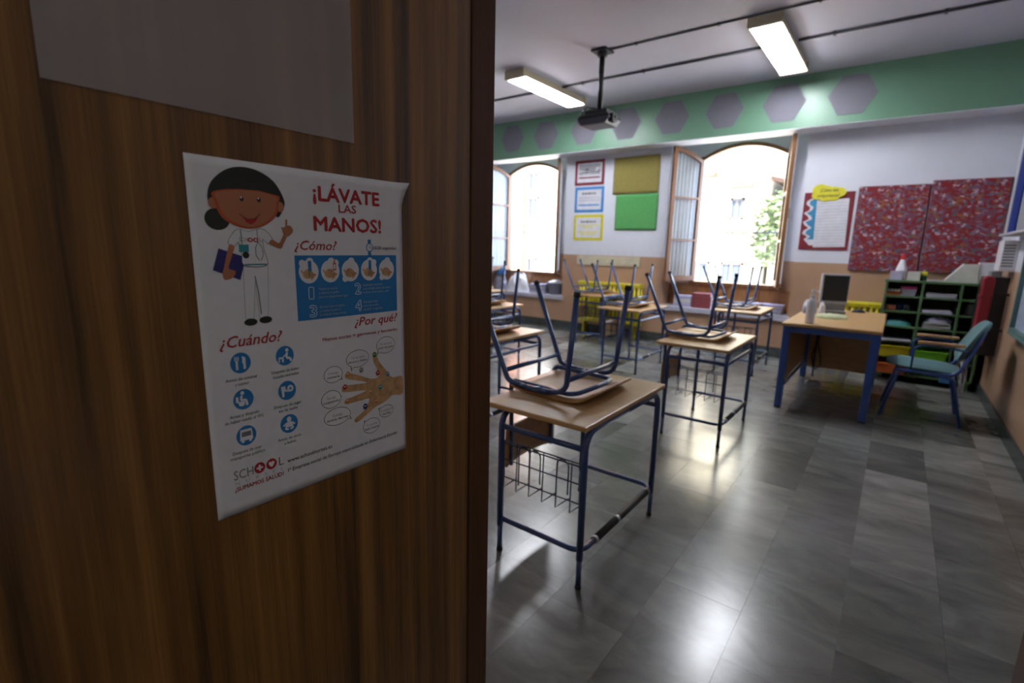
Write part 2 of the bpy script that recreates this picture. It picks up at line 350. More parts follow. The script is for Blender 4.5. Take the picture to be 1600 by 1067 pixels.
# ------------------------------------------------------------------ door, frame
d1 = struct(MB().box(-.040, 0, 0, .800, .012, 2.05).build('door_1', M['door'], None, .0015)); d1.location = (DX, -.129, 0)
struct(MB().box(-.09, 0, .676, YN, 0, 2.10).build('trim_2', M['jamb'], None, .002)).location = (DX, 0, 0)
struct(MB().box(0, .09, .672, YN, 0, 2.10).build('trim_3', M['jamb'], None, .002)).location = (JR, 0, 0)
struct(MB().box(DX-.09, JR+.09, .674, YN, 2.10, 2.17).build('trim_4', M['jamb'], None, .002))
struct(MB().box(DX-.05, DX-.006, .6715, .6755, 0, 2.10).build('gap_shade_strip', M['gap']))  # near-black strip in the hinge gap, its shade put in as colour

# ------------------------------------------------------------------ windows
def make_window(n, thL, thR):
    a, b, c = NICHE[n]
    root = bpy.data.objects.new('window_%d' % n, None); COL.objects.link(root); root.location = (c, 7.76, ZW); struct(root)
    z = lambda v: v-ZW
    fr = MB(); w = HW+.05; N = 18
    xs = [-w+2*w*k/N for k in range(N+1)]
    outer = [(x, z(arch(min(abs(x), HW), .05))) for x in xs]
    inn = [(x*HW/w, z(arch(x*HW/w))) for x in xs]
    for k in range(N): fr.prism([outer[k], outer[k+1], inn[k+1], inn[k]], -.045, .05, 'y')
    fr.box(-w, -HW, -.045, .05, -.05, z(ZA0)+.02).box(HW, w, -.045, .05, -.05, z(ZA0)+.02).box(-w, w, -.055, .05, -.06, 0)
    fr.build('window_frame', M['wframe'], root)
    # apron boards under the window
    W0 = a-c+.002; W1 = b-c-.002
    for k in range(4):
        x0 = W0+(W1-W0)*k/4; x1 = W0+(W1-W0)*(k+1)/4
        MB().box(x0+.006, x1-.006, -.035, -.001, z(ZS)+.0, -.062).build('apron_panel', M['apron'], root, .004)
    si = MB().box(W0-.03, W1+.03, -.40, .035, z(ZS)-.07, z(ZS)).build('window_sill', M['sill'], root, .006)
    def sash(side, th):
        # local x runs from the hinge to the meeting stile
        pv = bpy.data.objects.new('sash_pivot', None)
        wS = HW-.004; st = .058; t0, t1 = -.022, .022; zb = .006
        top = lambda x: z(arch(HW-x))-.004
        s = MB()
        def strip(x0, x1, lo, hi, k=6):
            X = [x0+(x1-x0)*i/k for i in range(k+1)]
            for i in range(k): s.prism([(X[i], lo(X[i])), (X[i+1], lo(X[i+1])), (X[i+1], hi(X[i+1])), (X[i], hi(X[i]))], t0, t1, 'y')
        strip(0, st, lambda x: zb, top, 2); strip(wS-st, wS, lambda x: zb, top, 2)
        strip(st, wS-st, lambda x: zb, lambda x: zb+.075, 1); strip(st, wS-st, lambda x: top(x)-.06, top, 6)
        H = [.60, 1.20]
        for h in H: strip(st, wS-st, lambda x: h-.013, lambda x: h+.013, 1)
        s.prism([(-.002, -.02), (wS+.004, -.02), (wS+.004, .012), (-.002, .012)], -.05, -.022, 'y')
        so = s.build('sash', M['wframe'], root)
        lv = [zb+.075, H[0], H[1], None]
        for i in range(3):
            lo = lv[i]+(.013 if i else 0); X = [st+(wS-2*st)*k/6 for k in range(7)]
            up_ = [(x, (lv[i+1]-.013) if i < 2 else top(x)-.06) for x in X]
            MB().prism([(st, lo), (wS-st, lo)]+list(reversed(up_)), -.002, .002, 'y').build('pane', M['glass'], so)
        ny = -.034
        cur = MB().grid(lambda u, v: (st*.8+(wS-1.6*st)*u, ny+.008*math.sin(u*44)+.003*math.sin(u*97+v*3), zb+.05+(top(st+(wS-2*st)*u)-.05-zb-.05)*v), 60, 8)
        cur.build('curtain', M['curtain'], so)
        MB().box(wS-.045, wS-.013, -.045, -.022, .88, 1.0).tube([(wS-.03, -.045, .95), (wS-.03, -.07, .95), (wS-.03, -.07, .85)], .007, 8).build('handle', M['steel'], so)
        if side > 0:   # mirror for the other jamb
            so.scale = (-1, 1, 1)
        so.location = (-side*-1*HW if side > 0 else -HW, -.02, 0)
        so.rotation_euler = (0, 0, -th if side < 0 else th)
        return so
    sash(-1, math.radians(thL)); sash(1, math.radians(thR))
    return root
make_window(1, 119, 104); make_window(2, 97, 119)

# balcony railings outside
def railing(n, label):
    a, b, c = NICHE[n]; r = thing('balcony_railing', (c, 8.08, ZW-.35), label, 'railing', 'balcony railings outside the windows')
    MB().tube([(-.95, 0, 1.08), (.95, 0, 1.08)], .012, 8).build('top_rail', M['iron'], r); MB().tube([(-.95, 0, .10), (.95, 0, .10)], .010, 8).build('bottom_rail', M['iron'], r)
    bm = MB().tube([(0, 0, .10), (0, 0, 1.08)], .0055, 6).mesh('bar', M['iron'])
    for k in range(13):
        o = bpy.data.objects.new('bar', bm); COL.objects.link(o); o.parent = r; o.location = (-.9+.15*k, 0, 0)
    for s in (-.95, .95): MB().tube([(s, 0, 1.08), (s, -.18, 1.08)], .01, 6).tube([(s, 0, .10), (s, -.18, .10)], .01, 6).tube([(s, 0, .1), (s, 0, 1.08)], .01, 6).build('bracket', M['iron'], r)
railing(1, 'thin iron balcony railing outside the window beside the red notice board')
railing(2, 'thin iron balcony railing outside the window nearest the wooden door')

# ------------------------------------------------------------------ outside
struct(MB().box(-30, 20, 7.95, 40, -4.2, -4.0).build('street', M['street']))
h = thing('cream_house', (-4.6, 16, -4), 'sunlit cream house across the street, seen through the wide open window', 'building')
MB().box(-2.4, 1.15, 0, 5, 0, 12).build('wall', M['facade'], h)
def far_window(x0, x1, z0, z1, root, glassm='fwin', fm='fshut'):
    f = MB(); t = .07
    f.box(x0, x1, -.06, .02, z0, z0+t).box(x0, x1, -.06, .02, z1-t, z1).box(x0, x0+t, -.06, .02, z0, z1).box(x1-t, x1, -.06, .02, z0, z1).box((x0+x1)/2-.03, (x0+x1)/2+.03, -.05, .02, z0, z1)
    w = f.build('window', M[fm], root); MB().box(x0+t, x1-t, -.02, .01, z0+t, z1-t).build('pane', M[glassm], w)
    MB().box(x0-.1, x1+.1, -.14, .02, z0-.08, z0).build('ledge', M['facade2'], w)
for x0, x1, z0, z1 in ((.40, .80, 6.26, 6.90), (-.66, -.02, 4.1, 5.05), (.30, .95, 4.1, 5.05), (-1.9, -1.2, 4.1, 5.0), (-1.9, -1.2, 6.3, 7.2), (-.7, .0, 8.3, 9.2)): far_window(x0, x1, z0, z1, h)
MB().box(.34, 1.0, -.35, 0, 7.16, 7.30).build('eave', M['froof'], h); MB().box(-.64, -.04, -.35, 0, 7.52, 7.66).build('eave', M['froof'], h)
MB().box(.3, 1.0, -.12, 0, 5.88, 5.93).build('cornice', M['fshut'], h)
a = thing('annex_house', (-2.4, 17.6, -4), 'pale low annex with a slanted clay eave beyond the tree', 'building')
MB().box(-.9, 3.8, 0, 4, 0, 7.1).build('wall', M['facade2'], a); MB().prism([(-1.0, 7.62), (3.9, 6.3), (3.9, 6.18), (-1.0, 7.5)], -.5, 4.1, 'y').build('roof', M['froof'], a)
far_window(.2, .9, 4.6, 5.6, a)
b = thing('apartment_building', (-11.0, 16, -4), 'tall white apartment block seen through the window nearest the door', 'building')
MB().box(-.62, 3.3, 0, 5, 0, 14).build('wall', M['facade2'], b); MB().box(-3.6, -.62, -.25, 5, 0, 14).build('brick_wing', M['fbrick'], b)
for x0, x1, z0, z1 in ((-.52, -.02, 7.4, 8.1), (-.52, -.02, 6.4, 7.2), (-.5, -.05, 4.2, 4.95), (1.2, 1.9, 6.4, 7.2), (1.2, 1.9, 4.2, 4.95)): far_window(x0, x1, z0, z1, b)
MB().box(-.6, .2, -.3, 0, 6.22, 6.32).build('balcony_slab', M['lgreyp'], b)
t = thing('street_tree', (-2.55, 14.2, -4), 'leafy green tree beside the cream house outside the open window', 'tree')
MB().tube([(0, 0, 0), (.06, .05, 2.6), (-.05, 0, 4.8)], .12, 8, r2=.05).build('trunk', M['bark'], t)
cr = MB()
for k in range(900):
    u = Vector((random.gauss(0, 1), random.gauss(0, 1), random.gauss(0, 1))).normalized()*random.random()**.4
    c = Vector((-.05+u.x*.62, u.y*.6, 5.95+u.z*.95)); q = Matrix.Rotation(random.random()*6, 3, 'Z') @ Matrix.Rotation(random.random()*3, 3, 'X'); s = .07+.05*random.random()
    cr.add([c+q @ Vector(p)*s for p in ((-1, 0, 0), (0, -.5, .1), (1, 0, 0), (0, .5, .1))], [(0, 1, 2, 3)])
tag(cr.build('foliage', M['leaf'], t), kind='stuff')

# ------------------------------------------------------------------ beam hexagons
hexpos = [(-5.449, 3.155), (-4.775, 3.14), (-4.075, 3.145), (-3.397, 3.15), (-2.722, 3.15), (-2.038, 3.145), (-1.356, 3.14), (-.671, 3.135)]
ordn = ['eighth', 'seventh', 'sixth', 'fifth', 'fourth', 'third', 'second', 'first']
hex_me = MB().prism([(.235*math.cos(PI/3*k), .205/math.sin(PI/3)*math.sin(PI/3*k)) for k in range(6)], -.006, 0, 'y').mesh('hexagon_card', M['hexa'])
for i, (x, z) in enumerate(hexpos):
    o = bpy.data.objects.new('hexagon_card', hex_me); COL.objects.link(o); o.location = (x, 7.0495, z); o.rotation_euler = (0, random.uniform(-.04, .04), 0)
    tag(o, 'grey hexagon card on the green beam, %s from the whiteboard wall' % ordn[i], 'hexagon', 'grey hexagons along the green beam')

# ------------------------------------------------------------------ ceiling things
def ceiling_light(x, y0, y1, z, label, glow='lampglow', w=.27, rz=0):
    L = thing('ceiling_light', (x, (y0+y1)/2, z), label, 'ceiling light', 'fluorescent ceiling lights', rz); l = (y1-y0)/2
    MB().prism([(-w/2, -.085), (w/2, -.085), (w/2-.015, -.001), (-w/2+.015, -.001)], -l+.02, l-.02, 'y').build('housing', M['lampbody'], L)
    MB().box(-w/2+.012, w/2-.012, -l+.035, l-.035, -.098, -.0851).build('diffuser', M[glow], L, .004)
    for s in (-1, 1): MB().box(-w/2-.004, w/2+.004, s*l-.02, s*l+.02, -.10, -.001).build('end_cap', M['lampbody'], L, .005)
ceiling_light(-3.90, 5.06, 6.50, ZC, 'lit fluorescent ceiling light over the desks nearer the door side')
ceiling_light(-1.215, 5.13, 6.63, ZC, 'lit fluorescent ceiling light closest to the whiteboard wall')
ceiling_light(.75, -1.5, -.3, 2.9, 'added fill light out of view in the corridor, brightening the door', 'corrfill', .25)  # added out of view to brighten the door leaf and poster
def conduit(y, x0, x1, label, r=.013):
    c = thing('ceiling_conduit', (x0, y, ZC-r), label, 'conduit'); MB().tube([(0, 0, 0), (x1-x0, 0, 0)], r, 8).build('pipe', M['conduit'], c)
    n = int((x1-x0)/.8)
    for k in range(n): MB().box(.3+.8*k-.012, .3+.8*k+.012, -r*1.5, r*1.5, -r*1.35, r).build('clip', M['conduit'], c)
conduit(5.90, -4.6+-2.3, -4.04, 'dark cable conduit on the ceiling between the door and the first light')
conduit(5.90, -3.76, -1.36, 'dark cable conduit on the ceiling linking both fluorescent lights')
conduit(5.90, -1.07, .81, 'dark cable conduit on the ceiling running to the whiteboard wall')
conduit(5.11, -2.70, .81, 'thin cable run on the ceiling from the projector mount', .009)
p = thing('ceiling_projector', (-2.778, 5.11, ZC), 'black video projector hanging from the ceiling on a long pole', 'projector')
MB().box(-.09, .09, -.09, .09, -.02, 0).lathe([(.05, -.06), (.05, -.02)]).build('ceiling_plate', M['blackp'], p, .003)
MB().tube([(0, 0, -.02), (0, 0, -.61)], .028, 14).build('pole', M['blackp'], p)
MB().box(-.13, .13, -.09, .09, -.635, -.60).tube([(-.12, .07, -.62), (-.12, .07, -.66)], .01).tube([(.12, .07, -.62), (.12, .07, -.66)], .01).tube([(-.12, -.07, -.62), (-.12, -.07, -.66)], .01).tube([(.12, -.07, -.62), (.12, -.07, -.66)], .01).build('bracket', M['blackp'], p)
MB().prism([(-.19, -.71), (-.15, -.755), (.14, -.755), (.19, -.70), (.17, -.655), (-.16, -.655)], -.15, .14, 'y').build('body', M['projgrey'], p, .012)
MB().prism([(-.192, -.70), (.192, -.69), (.17, -.652), (-.165, -.652)], -.153, .143, 'y').build('cover', M['blackp'], p, .01)
MB().box(.14, .215, -.10, -.0, -.735, -.655).lathe([(.0, 0), (.035, 0), (.035, .02), (.0, .02)], (.2, -.05, -.70)).build('lens', M['blackp'], p, .006)
MB().tube([(-.16, -.03, -.66), (-.21, -.02, -.60), (-.17, 0, -.53), (-.08, .01, -.56), (-.03, .02, -.62)], .008, 8, fil=.05).tube([(-.14, .05, -.66), (-.17, .05, -.57), (-.09, .03, -.54), (-.02, .02, -.58)], .006, 8, fil=.04).build('cable', M['blackp'], p)

# ------------------------------------------------------------------ pupil desk
ZD = .72
def make_desk():
    d = thing('school_desk', (0, 0, 0), '', 'desk')
    x0, x1, hy = -.235, .295, .415
    MB().box(x0, x1, -hy, hy, ZD-.022, ZD).build('desk_top', M['beech'], d, .006)
    xl, xr, yl = -.145, .275, .375
    r = .0145
    for x in (xl, xr):
        for s in (-1, 1):
            g = MB().tube([(x, s*yl, .13), (x, s*yl, ZD-.037), (x, 0, ZD-.037)], r, 12, fil=.075).build('leg', M['blue'], d)
            MB().tube([(x, s*yl, .012), (x, s*yl, .135)], r*.80, 12).build('leg_extension', M['blue'], g); MB().tube([(x, s*yl, 0), (x, s*yl, .018)], r*.95, 12).build('foot_cap', M['black'], g)
    for s in (-1, 1): MB().tube([(xl, s*yl, .612), (xr, s*yl, .612)], .0125, 10).build('upper_rail', M['blue'], d)
    zf = .165
    MB().tube([(xl, -yl, zf), (xr+.004, -yl, zf), (xr+.004, yl, zf), (xl, yl, zf)], .0115, 10, fil=.06).build('foot_rail', M['blue'], d)
    MB().tube([(xr+.004, -yl+.13, zf), (xr+.004, yl-.08, zf)], .0165, 12).build('rubber_sleeve', M['black'], d)
    for ya, dz in ((-yl+.112, 0), (-.05, .001), (yl-.08, 0)): MB().tube([(xr+.004, ya, zf+dz), (xr+.004, ya+.018, zf+dz)], .0175, 12).build('sleeve_clip', M['steel'], d)
    wr = .0032; y = -yl; k = MB()
    for zz in (.548, .46): k.tube([(xl, y, zz), (xr, y, zz)], wr, 6)
    k.tube([(xl, y+.012, .53), (xr, y+.012, .53)], wr, 6)
    k.tube([(xl, y, .375), (xr, y, .375)], wr, 6)
    n = 6
    X = [xl+.02+(xr-xl-.075)*i/(n-1) for i in range(n)]
    for xx in X: k.tube([(xx, y, .548), (xx, y-.004, .325), (xx+.05, y+.02, .372)], wr, 6)
    for i in (1, 2, 4):
        xa = X[i]+.012 if i == 1 else X[i]; xb = xa+.055
        k.tube([(xa, y-.003, .36), (xa, y-.003, .545), (xb, y-.003, .545), (xb, y-.003, .40)], wr, 6, fil=.027)
    k.build('wire_basket', M['wire'], d)
    return d
# the stacked (upside-down) chair; local origin = desk top under the seat, +x = seat front
def make_chair():
    c = thing('school_chair', (0, 0, 0), '', 'chair')
    R = .0128; hy = .235
    # plywood seat, face down, its front lip curling up
    sx = [-.205, -.09, .05, .13, .17, .20, .225]; sz = [.012, .003, .003, .004, .012, .026, .046]
    def seatf(u, v):
        i = min(int(u*6), 5); f = u*6-i; x = sx[i]+(sx[i+1]-sx[i])*f; z = sz[i]+(sz[i+1]-sz[i])*f
        wdt = .215+.012*math.sin(u*PI)-.02*max(0, (u-.85)/.15)**2
        return (x, (v*2-1)*wdt, z+.007)
    MB().grid(seatf, 18, 8).build('seat', M['beech2'], c, solid=.012)
    for s in (-1, 1):
        yb = s*hy
        f = MB().tube([(.155, s*(hy+.012), .485), (.115, yb, .055), (.02, yb, .037)], R, 12, fil=.06).build('leg', M['blue'], c); MB().tube([(.1563, s*(hy+.0123), .498), (.1541, s*(hy+.0117), .476)], R*1.18, 12).build('foot_cap', M['black'], f)
        g = MB().tube([(-.390, s*(hy+.012), .475), (-.205, yb, .050), (-.10, yb, .037)], R, 12, fil=.05).build('leg', M['blue'], c); MB().tube([(-.3952, s*(hy+.0124), .487), (-.3870, s*(hy+.0118), .468)], R*1.18, 12).build('foot_cap', M['black'], g)
    fr = MB()
    for s in (-1, 1): fr.tube([(-.10, s*hy, .037), (.02, s*hy, .037)], R, 12)
    hi = .19
    fr.tube([(-.20, -hi, .040), (.125, -hi, .032), (.165, -.05, .048), (.165, .05, .048), (.125, hi, .032), (-.20, hi, .040)], .0115, 10, fil=.06)
    for s in (-1, 1):
        fr.tube([(-.16, s*hi, .039), (-.219, s*hi, .040), (-.219, s*hi*.97, -.10), (-.216, s*hi*.95, -.40)], .0115, 10, fil=.045)
        fr.tube([(-.05, s*hi, .036), (-.05, s*hy, .037)], .010, 8)
    fr.build('seat_frame', M['blue'], c)
    MB().tube([(-.226, -hy, .096), (-.226, hy, .096)], .0115, 10).build('stretcher', M['blue'], c)
    MB().tube([(.120, -hy, .108), (.120, hy, .108)], .0115, 10).build('stretcher', M['blue'], c)
    def backf(u, v):
        y = (u*2-1)*.215; z = -.405+.20*v
        return (-.240+.022*(y/.215)**2-.004, y, z+.012*(1-(y/.215)**2)*(1 if v < .5 else -0))
    MB().grid(backf, 14, 6).build('backrest', M['beech2'], c, solid=.011)
    return c
D0 = make_desk(); C0 = make_chair()
desks = [  # x of the top's right edge, y centre, desk label, chair label, chair dx, dy
    (-.868, 2.035, 'beech school desk closest to the open door, wire basket below', 'upturned school chair on the desk closest to the open door', 0, .02),
    (-.850, 4.00, 'beech school desk standing directly left of the teacher desk', 'upturned school chair on the desk directly left of the teacher desk', 0, .05),
    (-1.150, 6.43, 'beech school desk right under the wide open window', 'upturned school chair on the desk right under the wide open window', 0, .05),
    (-2.185, 5.58, 'beech school desk standing before the long yellow radiator', 'upturned school chair on the desk before the long yellow radiator', 0, .03),
    (-3.240, 6.775, 'farthest beech school desk, pushed up against the long yellow radiator', 'upturned school chair on the farthest desk, against the long radiator', -.02, -.05),
    (-2.237, 2.97, 'beech school desk partly behind the door edge, nearest of three', 'upturned school chair partly behind the door edge, nearest of three', 0, .02),
    (-3.462, 4.34, 'beech school desk partly behind the door edge, second of three', 'upturned school chair partly behind the door edge, second of three', 0, .02),
    (-4.745, 5.67, 'beech school desk partly behind the door edge, farthest of three', 'upturned school chair partly behind the door edge, farthest of three', 0, .02),
]
rail_me = MB().tube([(.20, -.375, .606), (.275, -.375, .606), (.275, .375, .606), (.20, .375, .606)], .0115, 10, fil=.07).mesh('upper_rail', M['blue'])
for i, (xr, yc, ld, lc, dx, dy) in enumerate(desks):
    d = D0 if i == 0 else copy_tree(D0)
    if i: o = bpy.data.objects.new('upper_rail', rail_me); COL.objects.link(o); o.parent = d
    d.location = (xr-.295, yc, 0); tag(d, ld, 'desk', 'school desks in the classroom')
    c = C0 if i == 0 else copy_tree(C0); c.location = (xr-.33+dx, yc+dy, ZD); tag(c, lc, 'chair', 'upturned chairs on the desks')
    if i: c.rotation_euler = (0, 0, (0, 0, .02, -.015, .025, .01, -.02, .015)[i])

# ------------------------------------------------------------------ teacher desk and chair
T = thing('teacher_desk', (-.40, 5.72, 0), 'large teacher desk with beech top and blue square legs', 'desk')
MB().box(-.36, .365, -.79, .80, .757, .785).build('desk_top', M['beech'], T, .008)
for sx in (-1, 1):
    for sy in (-1, 1):
        lg = MB().box(sx*.32-.029, sx*.32+.029, sy*.73-.029, sy*.73+.029, .012, .757).build('leg', M['blue2'], T, .008); MB().box(sx*.32-.026, sx*.32+.026, sy*.73-.026, sy*.73+.026, 0, .013).build('foot_cap', M['black'], lg)
for s in (-1, 1):
    MB().box(-.29, .29, s*.73-.015, s*.73+.015, .70, .756).build('apron_rail', M['blue2'], T, .004); MB().box(s*.32-.015, s*.32+.015, -.70, .70, .70, .756).build('apron_rail', M['blue2'], T, .004)
MB().box(-.345, -.327, -.70, .70, .20, .70).build('modesty_panel', M['beech2'], T, .002)
MB().box(-.29, .29, .735, .753, .13, .70).build('side_panel', M['beech2'], T, .002)
MB().tube([(-.32, -.70, .18), (-.32, .70, .18)], .014, 8).build('foot_rail', M['blue2'], T)

H = thing('teacher_armchair', (.29, 5.60, 0), 'teal upholstered armchair with wooden armrests behind the teacher desk', 'chair')
def pad(m, fn, nu=14, nv=14, mi=0): return m.grid(fn, nu, nv, mi)
def sup(u, e=.5): return math.copysign(abs(u)**e, u)
def seatpad(top):
    def f(u, v):
        a = v*2*PI; r = u; x = sup(math.cos(a), .55)*r; y = sup(math.sin(a), .55)*r
        h = (.475 if top else .435); edge = max(0, (r-.8)/.2)
        return (-.02+x*.255, y*.245, h+(-.018 if top else .012)*edge**2+(.012*(1-r) if top else 0)-.012*x)
    return f
sp = MB(); pad(sp, seatpad(True), 8, 28); pad(sp, seatpad(False), 8, 28)
sp.grid(lambda u, v: tuple(Vector(seatpad(True)(1, v))*(1-u)+Vector(seatpad(False)(1, v))*u), 1, 28)
sp.build('seat', M['teal'], H)
def backpad(off):
    def f(u, v):
        a = v*2*PI; r = u; y = sup(math.cos(a), .6)*r*.225; t = sup(math.sin(a), .6)*r*.185
        edge = max(0, (r-.8)/.2)**2
        cx = .285+t*.42; cz = .70+t*.93; o_ = off*(1-.55*edge)
        return (cx-o_*.9-.10*(y/.225)**2*.35, y, cz+o_*.4)
    return f
bp = MB(); pad(bp, backpad(.022), 8, 28); pad(bp, backpad(-.022), 8, 28)
bp.grid(lambda u, v: tuple(Vector(backpad(.022)(1, v))*(1-u)+Vector(backpad(-.022)(1, v))*u), 1, 28)
bp.build('backrest', M['teal'], H)
for s in (-1, 1):
    y = s*.235
    MB().tube([(-.265, y*1.05, 0), (-.175, y, .42), (0, y, .425)], .0125, 10, fil=.05).build('leg', M['blue2'], H)
    MB().tube([(.275, y*1.05, 0), (.185, y, .40), (.0, y, .42)], .0125, 10, fil=.05).build('leg', M['blue2'], H)
    MB().tube([(-.20, y, .425), (.20, y, .425), (.255, y*.95, .58), (.32, y*.80, .80)], .014, 10, fil=.10).build('back_support', M['blue2'], H)
    ar = MB().tube([(-.10, y, .43), (-.10, y*1.06, .655), (.10, y*1.06, .66), (.262, y*.96, .63)], .008, 8, fil=.07).build('arm_tube', M['blue2'], H)
    MB().box(-.08, .215, y*1.06-.025, y*1.06+.025, .668, .694).build('armrest', M['armwood'], H, .008)

# things on and under the teacher desk
ZTD = .785
b = thing('pump_bottle', (-.565, 5.06, ZTD), 'tall white pump bottle standing at the near corner of the teacher desk', 'bottle')
MB().lathe([(.034, 0), (.036, .01), (.036, .18), (.030, .205), (.016, .215), (.016, .225)]).build('body', M['whitep'], b)
MB().lathe([(.018, .225), (.018, .245), (.006, .247), (.006, .275), (.012, .277), (.012, .29), (.004, .295)]).tube([(0, 0, .284), (.05, -.01, .279), (.058, -.012, .268)], .006, 8).build('pump', M['whitep'], b)
mo = thing('computer_monitor', (-.50, 6.12, ZTD), 'small grey computer monitor with a black screen on the teacher desk', 'monitor', rz=math.radians(14))
MB().box(-.125, .125, -.02, .03, .10, .40).build('bezel', M['lgreyp'], mo, .006); MB().box(-.105, .115, -.0225, -.0195, .125, .385).build('screen', M['screen'], mo)
MB().box(-.11, .11, -.10, .12, 0, .03).box(-.04, .04, .02, .05, .03, .14).box(-.11, .11, -.03, .02, .03, .10).build('stand', M['greyp'], mo, .006)
def lump(name, loc, sx, sy, sz, m, label, cat, seed=0, group=None, rough=.18, rz=0):
    rnd = random.Random(seed); ph = [rnd.random()*6 for _ in range(8)]
    def f(u, v):
        a = u*2*PI; q = v*PI/2; r = 1+rough*(math.sin(3*a+ph[0])*.5+math.sin(5*a+ph[1]+3*v)*.4+math.sin(9*a+7*v+ph[2])*.25)
        zz = math.sin(q)*(1+rough*.8*math.sin(4*a+ph[3])+rough*.6*math.sin(7*a+5*v+ph[4]))
        return (math.cos(a)*math.cos(q)**.6*sx*r, math.sin(a)*math.cos(q)**.6*sy*r, max(0, zz)*sz)
    o = MB().grid(f, 40, 12).build(name, m); o.location = loc; o.rotation_euler = (0, 0, rz); return tag(o, label, cat, group)
lump('crumpled_bag', (-.685, 5.95, ZTD), .06, .10, .12, M['bag'], 'crumpled grey plastic bag beside the monitor on the teacher desk', 'bag', 1)
lump('paper_wad', (-.57, 5.93, ZTD), .03, .04, .10, M['whitep'], 'small pale blue-white wrapper leaning by the monitor foot', 'wrapper', 4)
lump('folded_cloth', (-.45, 5.62, ZTD), .135, .10, .042, M['mint'], 'folded mint green cloth lying on the teacher desk', 'cloth', 2, rough=.06, rz=.25)
k = lump('computer_mouse', (-.28, 6.38, ZTD), .06, .035, .035, M['blackp'], 'black computer mouse near the far edge of the teacher desk', 'mouse', 3, rough=.03)
cb = thing('hanging_cable', (-.60, 6.22, 0), 'loop of black cables hanging behind the teacher desk leg', 'cable')
MB().tube([(0, 0, .72), (.01, -.02, .45), (.05, 0, .30), (.06, .02, .18), (.0, .0, .14), (-.03, 0, .30), (.02, 0, .50), (.0, 0, .70)], .008, 8, fil=.05).build('loop', M['blackp'], cb); MB().tube([(.0, .02, .72), (-.005, .02, .35), (0, .02, .06)], .011, 8).build('cord', M['blackp'], cb)
ps = thing('power_strip', (-.575, 6.10, 0), 'small pale power strip on the floor under the teacher desk', 'power strip', rz=.4); MB().box(-.07, .07, -.03, .03, 0, .04).build('body', M['lgreyp'], ps, .006); MB().lathe([(.018, .0), (.018, .012)], (.03, 0, .04), 12).lathe([(.018, .0), (.018, .012)], (-.03, 0, .04), 12).build('plug', M['black'], ps)

# ------------------------------------------------------------------ things on the back wall
YW = YB-.001
def framed_notice(x0, x1, z0, z1, m, label, kind):
    n = thing('wall_notice', ((x0+x1)/2, YW, (z0+z1)/2), label, 'notice', 'framed notices between the windows'); w = (x1-x0)/2; hgt = (z1-z0)/2; t = .045
    MB().box(-w, w, -.006, 0, -hgt, hgt).build('card', M[m], n); MB().box(-w+t, w-t, -.008, -.0061, -hgt+t, hgt-t).build('sheet', M['pr_white'], n)
    pr = MB()
    def bar(xa, xb, z, h_, mi): pr.box(xa, xb, -.0086, -.0081, z-h_/2, z+h_/2, mi)
    rnd = random.Random(len(label))
    def words(xa, xb, z, h_, mi):
        x = xa
        while x < xb-.01: l = rnd.uniform(.02, .06); bar(x, min(x+l, xb), z, h_, mi); x += l+.012
    W_ = w-t-.03
    if kind == 'red':
        pr.box(-W_, W_, -.0086, -.0081, -.03, hgt-t-.02, 1)
        for q in range(9): x = rnd.uniform(-W_+.03, W_-.03); z = rnd.uniform(0, hgt-t-.05); pr.box(x-.03, x+.03, -.009, -.0087, z-.016, z+.016, rnd.choice((2, 3, 3)))
        bar(-W_, W_, -.075, .022, 0)
    elif kind == 'blue':
        words(-.13, .13, hgt*.48, .03, 4); words(-W_, W_, .03, .012, 1); words(-W_, W_, -.01, .012, 1); bar(-W_, W_, -.085, .022, 0)
    else:
        words(-.14, .14, hgt*.45, .03, 4); words(-W_, W_, .035, .018, 5); words(-.1, .08, .0, .02, 5); words(-W_+.02, W_, -.07, .022, 5); words(-W_+.05, W_-.05, -.105, .02, 5)
    pr.build('print', [M[m], M['pr_lgrey'], M['pr_grey'], M['pr_white'], M['pr_grey'], M['bd_yel']], n)
framed_notice(-4.405, -3.875, 2.375, 2.762, 'bd_red', 'dark red bordered notice, top of the three between the windows', 'red')
framed_notice(-4.390, -3.862, 1.950, 2.350, 'bd_blue', 'blue bordered notice, middle of the three between the windows', 'blue')
framed_notice(-4.390, -3.848, 1.505, 1.914, 'bd_yel', 'yellow bordered notice, lowest of the three between the windows', 'yellow')
def felt_sheet(x0, x1, z0, z1, m, name, label, tilt):
    o = MB().grid(lambda u, v: ((u-.5)*(x1-x0), -.006-.006*math.sin(u*5+v*3)*v, (v-.5)*(z1-z0)), 16, 12).build(name, m, solid=.004)
    o.location = ((x0+x1)/2, YW-.006, (z0+z1)/2); o.rotation_euler = (0, tilt, 0); tag(o, label, 'wall sheet')
felt_sheet(-3.71, -2.972, 2.212, 2.752, M['khaki'], 'khaki_sheet', 'khaki felt sheet pinned above the bright green sheet', 0)
felt_sheet(-3.645, -2.963, 1.668, 2.203, M['felt'], 'green_sheet', 'bright green felt sheet pinned below the khaki sheet', 0)
cr_ = thing('coat_rack', (-3.735, YW, 1.185), 'cream coat rack board with wire hooks above the long yellow radiator', 'coat rack')
MB().box(-.555, .555, -.022, 0, -.075, .075).build('board', M['rackcream'], cr_, .004)
for kx in (-.49, -.34, -.22, -.12, .02, .15, .30, .43): MB().tube([(kx, -.024, .02), (kx, -.03, .09), (kx+.012, -.05, .15), (kx+.012, -.055, .17)], .004, 6).tube([(kx, -.024, .0), (kx, -.06, -.02), (kx, -.07, .01)], .004, 6).build('hook', M['steel'], cr_)
